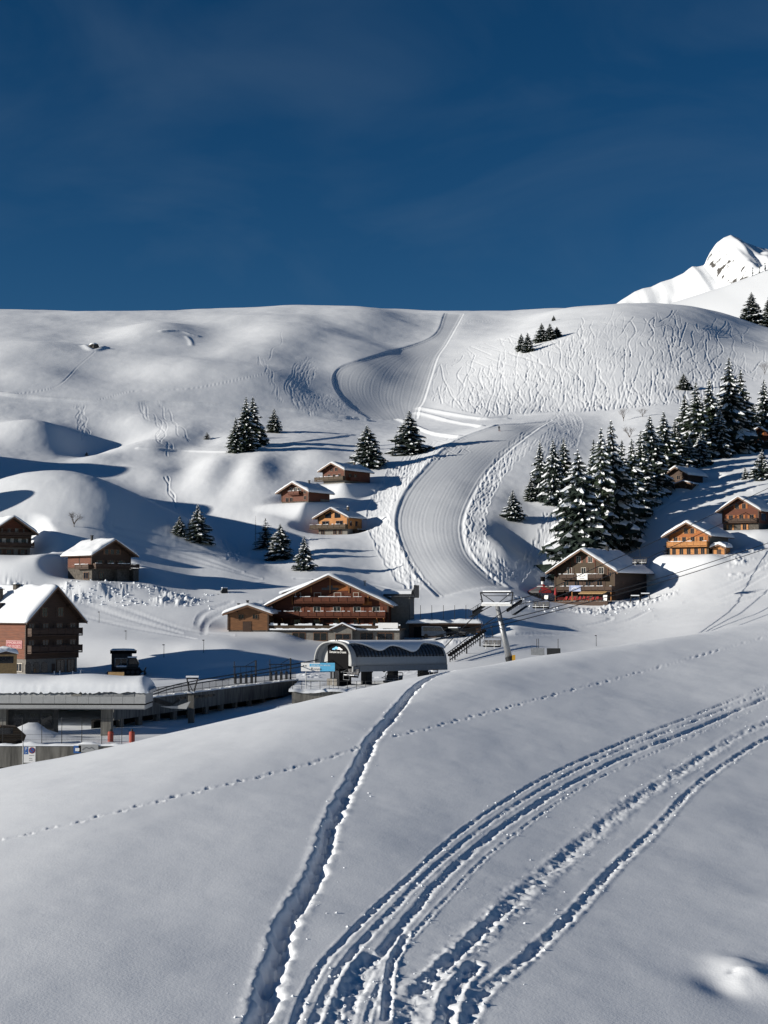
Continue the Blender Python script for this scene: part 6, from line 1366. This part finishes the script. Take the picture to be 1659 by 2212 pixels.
mb = MB(); mb.span(-1.7, 1.4, 0, 2.4, -1, 3.3); mb.build('wall', M['metal_dark'], o); mb = MB(); mb.span(-1.9, 2.1, -.4, 2.7, 3.302, 3.75); mb.build('roof', M['black'], o); Fk = Face((0, 0, 0), (1, 0, 0), (0, -1, 0)); add_window(o, Fk, -.2, 1.3, 1.8, 1.2, 'metal'); snow_slab('roof_snow', o, 1.9, -.3, 2.6, 3.78, .01, .2, .0, seed=30)
p = at(251, 1459, 233); o = empty('timber_barrier', p); tag(o, 'pale timber board lying before the snow groomer', 'board'); mb = MB(); mb.span(-1.2, 1.2, -.1, .1, -.1, .5); mb.build('board', M['tan'], o)
for k, (u, v, h, lab) in enumerate(((117, 1459, 8, 'white roped post left of the row by the office chalet'), (129, 1459, 9, 'second white roped post by the office chalet'), (157, 1459, 8, 'third white roped post by the office chalet'), (174, 1460, 12, 'tallest white roped post by the office chalet'))):
    p = at(u, v, 230); o = empty('rope_post', p); tag(o, lab, 'post', 'white roped posts'); mb = MB(); mb.tube((0, 0, -.3), (0, 0, h * .069), .09, .08, 8); mb.build('post', M['white'], o); mb = MB(); mb.lathe([(.1, 0), (.12, .05), (.02, .12)], (0, 0, h * .069 + .002), 8); mb.build('cap', M['white'], o)
p = at(12, 1458, 226); o = empty('wooden_hut', p, math.radians(20)); tag(o, 'tan timber booth with a snow cap at the frame edge below the sign', 'hut')
mb = MB(); mb.span(-1.6, 1.6, 0, 2.4, -1, 3.3); mb.build('wall', M['tan'], o); mb = MB(); mb.span(-1.1, 1.1, -.05, -.003, 1.7, 2.7); mb.build('window', M['glass'], o); snow_slab('roof_snow', o, 1.75, -.2, 2.5, 3.45, .25, .6, .05, seed=31); mb = MB(); mb.extrude([(-1.8, 2.99), (1.8, 2.99), (0, 3.44)], -.2, 2.5); mb.build('roof', M['eave'], o)
# marker poles in the snow
for u, v, h, lab in ((214, 1345, 22, 'thin piste pole on the lit bank below the log chalet'), (272, 1382, 18, 'thin piste pole above the shaded bank'), (354, 1420, 26, 'thin piste pole on the shaded bank, left one'), (440, 1410, 26, 'thin piste pole on the shaded bank, right one'), (1288, 1396, 22, 'short post with a crossbar beyond the foreground crest'), (1361, 1162, 8, 'thin pole beside the orange chalet'), (1040, 1322, 26, 'thin post on the flat below the lower run')):
    Y = hit(u, v); p = at(u, v, Y); o = empty('piste_pole', p); tag(o, lab, 'pole', 'piste poles'); mb = MB(); mb.tube((0, 0, -.5), (0, 0, h * Y / FPX), .05, .04, 6); mb.build('shaft', M['metal_dark'], o); mb = MB(); mb.span(-.25, .1, -.05, .05, h * Y / FPX, h * Y / FPX + .15); mb.build('tip', M['metal_dark'], o)
# rescue box and frames
p = at(1180, 1413, 262); o = empty('snow_pen', p, math.radians(-8)); tag(o, 'low grey pen with boards beyond the foreground crest', 'pen')
for x in (-2.6, .1): mb = MB(); mb.obox((x, 0, -.3), (2.3, 0, 0), (0, .12, 0), (0, 0, 1.3)); mb.build('board', M['metal_dark'] if x > 0 else M['metal'], o)
for x in (-1.6, -1.3, 2.0): mb = MB(); mb.tube((x, .2, -.3), (x, .2, 2.6), .05, .05, 6); mb.build('post', M['metal_dark'], o)
mb = MB(); mb.span(-2.9, 2.5, -.6, .6, -.8, -.28); mb.build('base_snow', M['snow_roof'], o)
for u, v, lab in ((1372, 1299, 'dark ski rack frame right of the restaurant, left of two'), (1394, 1297, 'dark ski rack frame right of the restaurant, right of two')):
    p = at(u, v, 332); p.z = ground(p.x, p.y) - .05; o = empty('ski_rack', p, math.radians(-10)); tag(o, lab, 'rack', 'ski racks')
    mb = MB(); mb.path([(-1.1, 0, 0), (-.85, .2, 1.5), (.85, .2, 1.5), (1.1, 0, 0)], .1); mb.build('front_frame', M['metal_dark'], o); mb = MB(); mb.path([(-1.0, .9, 0), (-.85, .3, 1.5)], .09); mb.path([(1.0, .9, 0), (.85, .3, 1.5)], .09); mb.build('brace', M['metal_dark'], o); mb = MB(); mb.span(-.9, .9, .05, .4, 1.6, 1.8); mb.build('rack_snow', M['snow_roof'], o)
# parked car by the garage
o = empty('parked_car', at(985, 1374, 279), math.radians(-25)); tag(o, 'dark car parked before the garage beside the hotel', 'car')
mb = MB(); mb.extrude([(-2.1, .3), (2.1, .3), (2.15, .75), (1.3, .9), (.7, 1.4), (-1.3, 1.45), (-2.0, .95)], -.85, .85); mb.build('body', M['metal_dark'], o)
mb = MB(); mb.extrude([(.75, 1.3), (1.15, .95), (-1.6, .95), (-1.2, 1.36)][::-1], -.87, -.853); mb.build('side_window', M['glass'], o)
for x in (-1.3, 1.3):
    for y in (-.8, .8): mb = MB(); mb.tube((x, y - .1, .3), (x, y + .1, .3), .33, .33, 14); mb.build('wheel', M['black'], o)
mb = MB(); mb.span(-1.2, .6, -.75, .75, 1.47, 1.62); mb.build('roof_snow', M['snow_roof'], o)
o = empty('parked_van', at(938, 1377, 278), math.radians(-8)); tag(o, 'dark blue van parked right of the hotel terrace', 'van')
mb = MB(); mb.extrude([(-2.2, .3), (2.2, .3), (2.25, 1.0), (1.7, 1.2), (1.2, 1.95), (-2.2, 2.0)], -.9, .9); mb.build('body', plain('dark_blue_paint', (.02, .03, .05), .3), o); mb = MB(); mb.extrude([(1.6, 1.2), (1.15, 1.8), (-1.9, 1.85), (-1.9, 1.2)], -.92, -.903); mb.build('side_window', M['glass'], o)
for x in (-1.4, 1.4):
    for y in (-.85, .85): mb = MB(); mb.tube((x, y - .1, .33), (x, y + .1, .33), .35, .35, 14); mb.build('wheel', M['black'], o)
# rough snow blocks thrown up along the ploughed bank
mb = MB(); rd = random.Random(3)
for k in range(300):
    u = rd.uniform(125, 460); Y = rd.uniform(303, 316); 
    if rd.random() < .35: u = rd.uniform(1090, 1420); Y = rd.uniform(318, 332)
    x = (u - CU) / FPX * Y; z = ground(x, Y); s_ = .05 + .26 * rd.random() ** 2.2; n0 = len(mb.v)
    mb.lathe([(s_ * .7, -s_ * .6), (s_, 0), (s_ * .6, s_ * .6), (.02, s_ * .8)], (x, Y, z + s_ * .2), 5)
    for i in range(n0, len(mb.v)): v_ = mb.v[i]; mb.v[i] = (v_[0] + rd.uniform(-.3, .3) * s_, v_[1] + rd.uniform(-.3, .3) * s_, v_[2] + rd.uniform(-.3, .3) * s_)
o = mb.build('snow_blocks', M['snow_roof']); tag(o, 'scattered snow blocks along the ploughed banks', 'snow', kind='stuff')
# a skier on the crest of the lower run
Y = hit(1078, 931); p = at(1078, 931, Y); p.z = ground(p.x, p.y)
o = empty('person', p, math.radians(20)); tag(o, 'skier in dark clothes standing at the top of the lower groomed run', 'person')
me = bpy.data.meshes.new('body'); V = [(0, 0, .95), (0, .02, 1.2), (0, .02, 1.42), (0, 0, 1.52), (0, -.02, 1.66), (.2, .02, 1.4), (.3, -.05, 1.15), (.32, -.28, 1.05), (-.2, .02, 1.4), (-.3, -.05, 1.15), (-.32, -.28, 1.05), (.1, 0, .88), (.14, -.12, .5), (.14, .0, .1), (.14, -.15, .06), (-.1, 0, .88), (-.14, -.12, .5), (-.14, .0, .1), (-.14, -.15, .06)]
me.from_pydata(V, [(0, 1), (1, 2), (2, 3), (3, 4), (2, 5), (5, 6), (6, 7), (2, 8), (8, 9), (9, 10), (0, 11), (11, 12), (12, 13), (13, 14), (0, 15), (15, 16), (16, 17), (17, 18)], []); me.materials.append(M['metal_dark'])
bo = link('body', me, o); sk = bo.modifiers.new('skin', 'SKIN'); R_ = [.17, .19, .18, .07, .13, .08, .07, .05, .08, .07, .05, .12, .09, .08, .07, .12, .09, .08, .07]
for i, r_ in enumerate(R_): me.skin_vertices[0].data[i].radius = (r_, r_)
me.skin_vertices[0].data[0].use_root = True; ss = bo.modifiers.new('sub', 'SUBSURF'); ss.levels = 1; ss.render_levels = 1
for x in (-.14, .14): mb = MB(); mb.span(x - .05, x + .05, -.95, .7, .0, .03); mb.build('ski', M['sign_red'], o)
for x in (-.36, .36): mb = MB(); mb.tube((x, -.3, 1.08), (x * 1.1, -.35, 0), .014, .014, 5); mb.build('ski_pole', M['metal_dark'], o)

# loose snow lines and painted letters too small to pick apart
for o in bpy.data.objects:
    if o.parent is not None and o.name.split('.')[0] in ('rail_snow', 'parapet_snow', 'edge_snow', 'coping_snow', 'frame_snow', 'lettering', 'twig_branches'): o['kind'] = 'stuff'
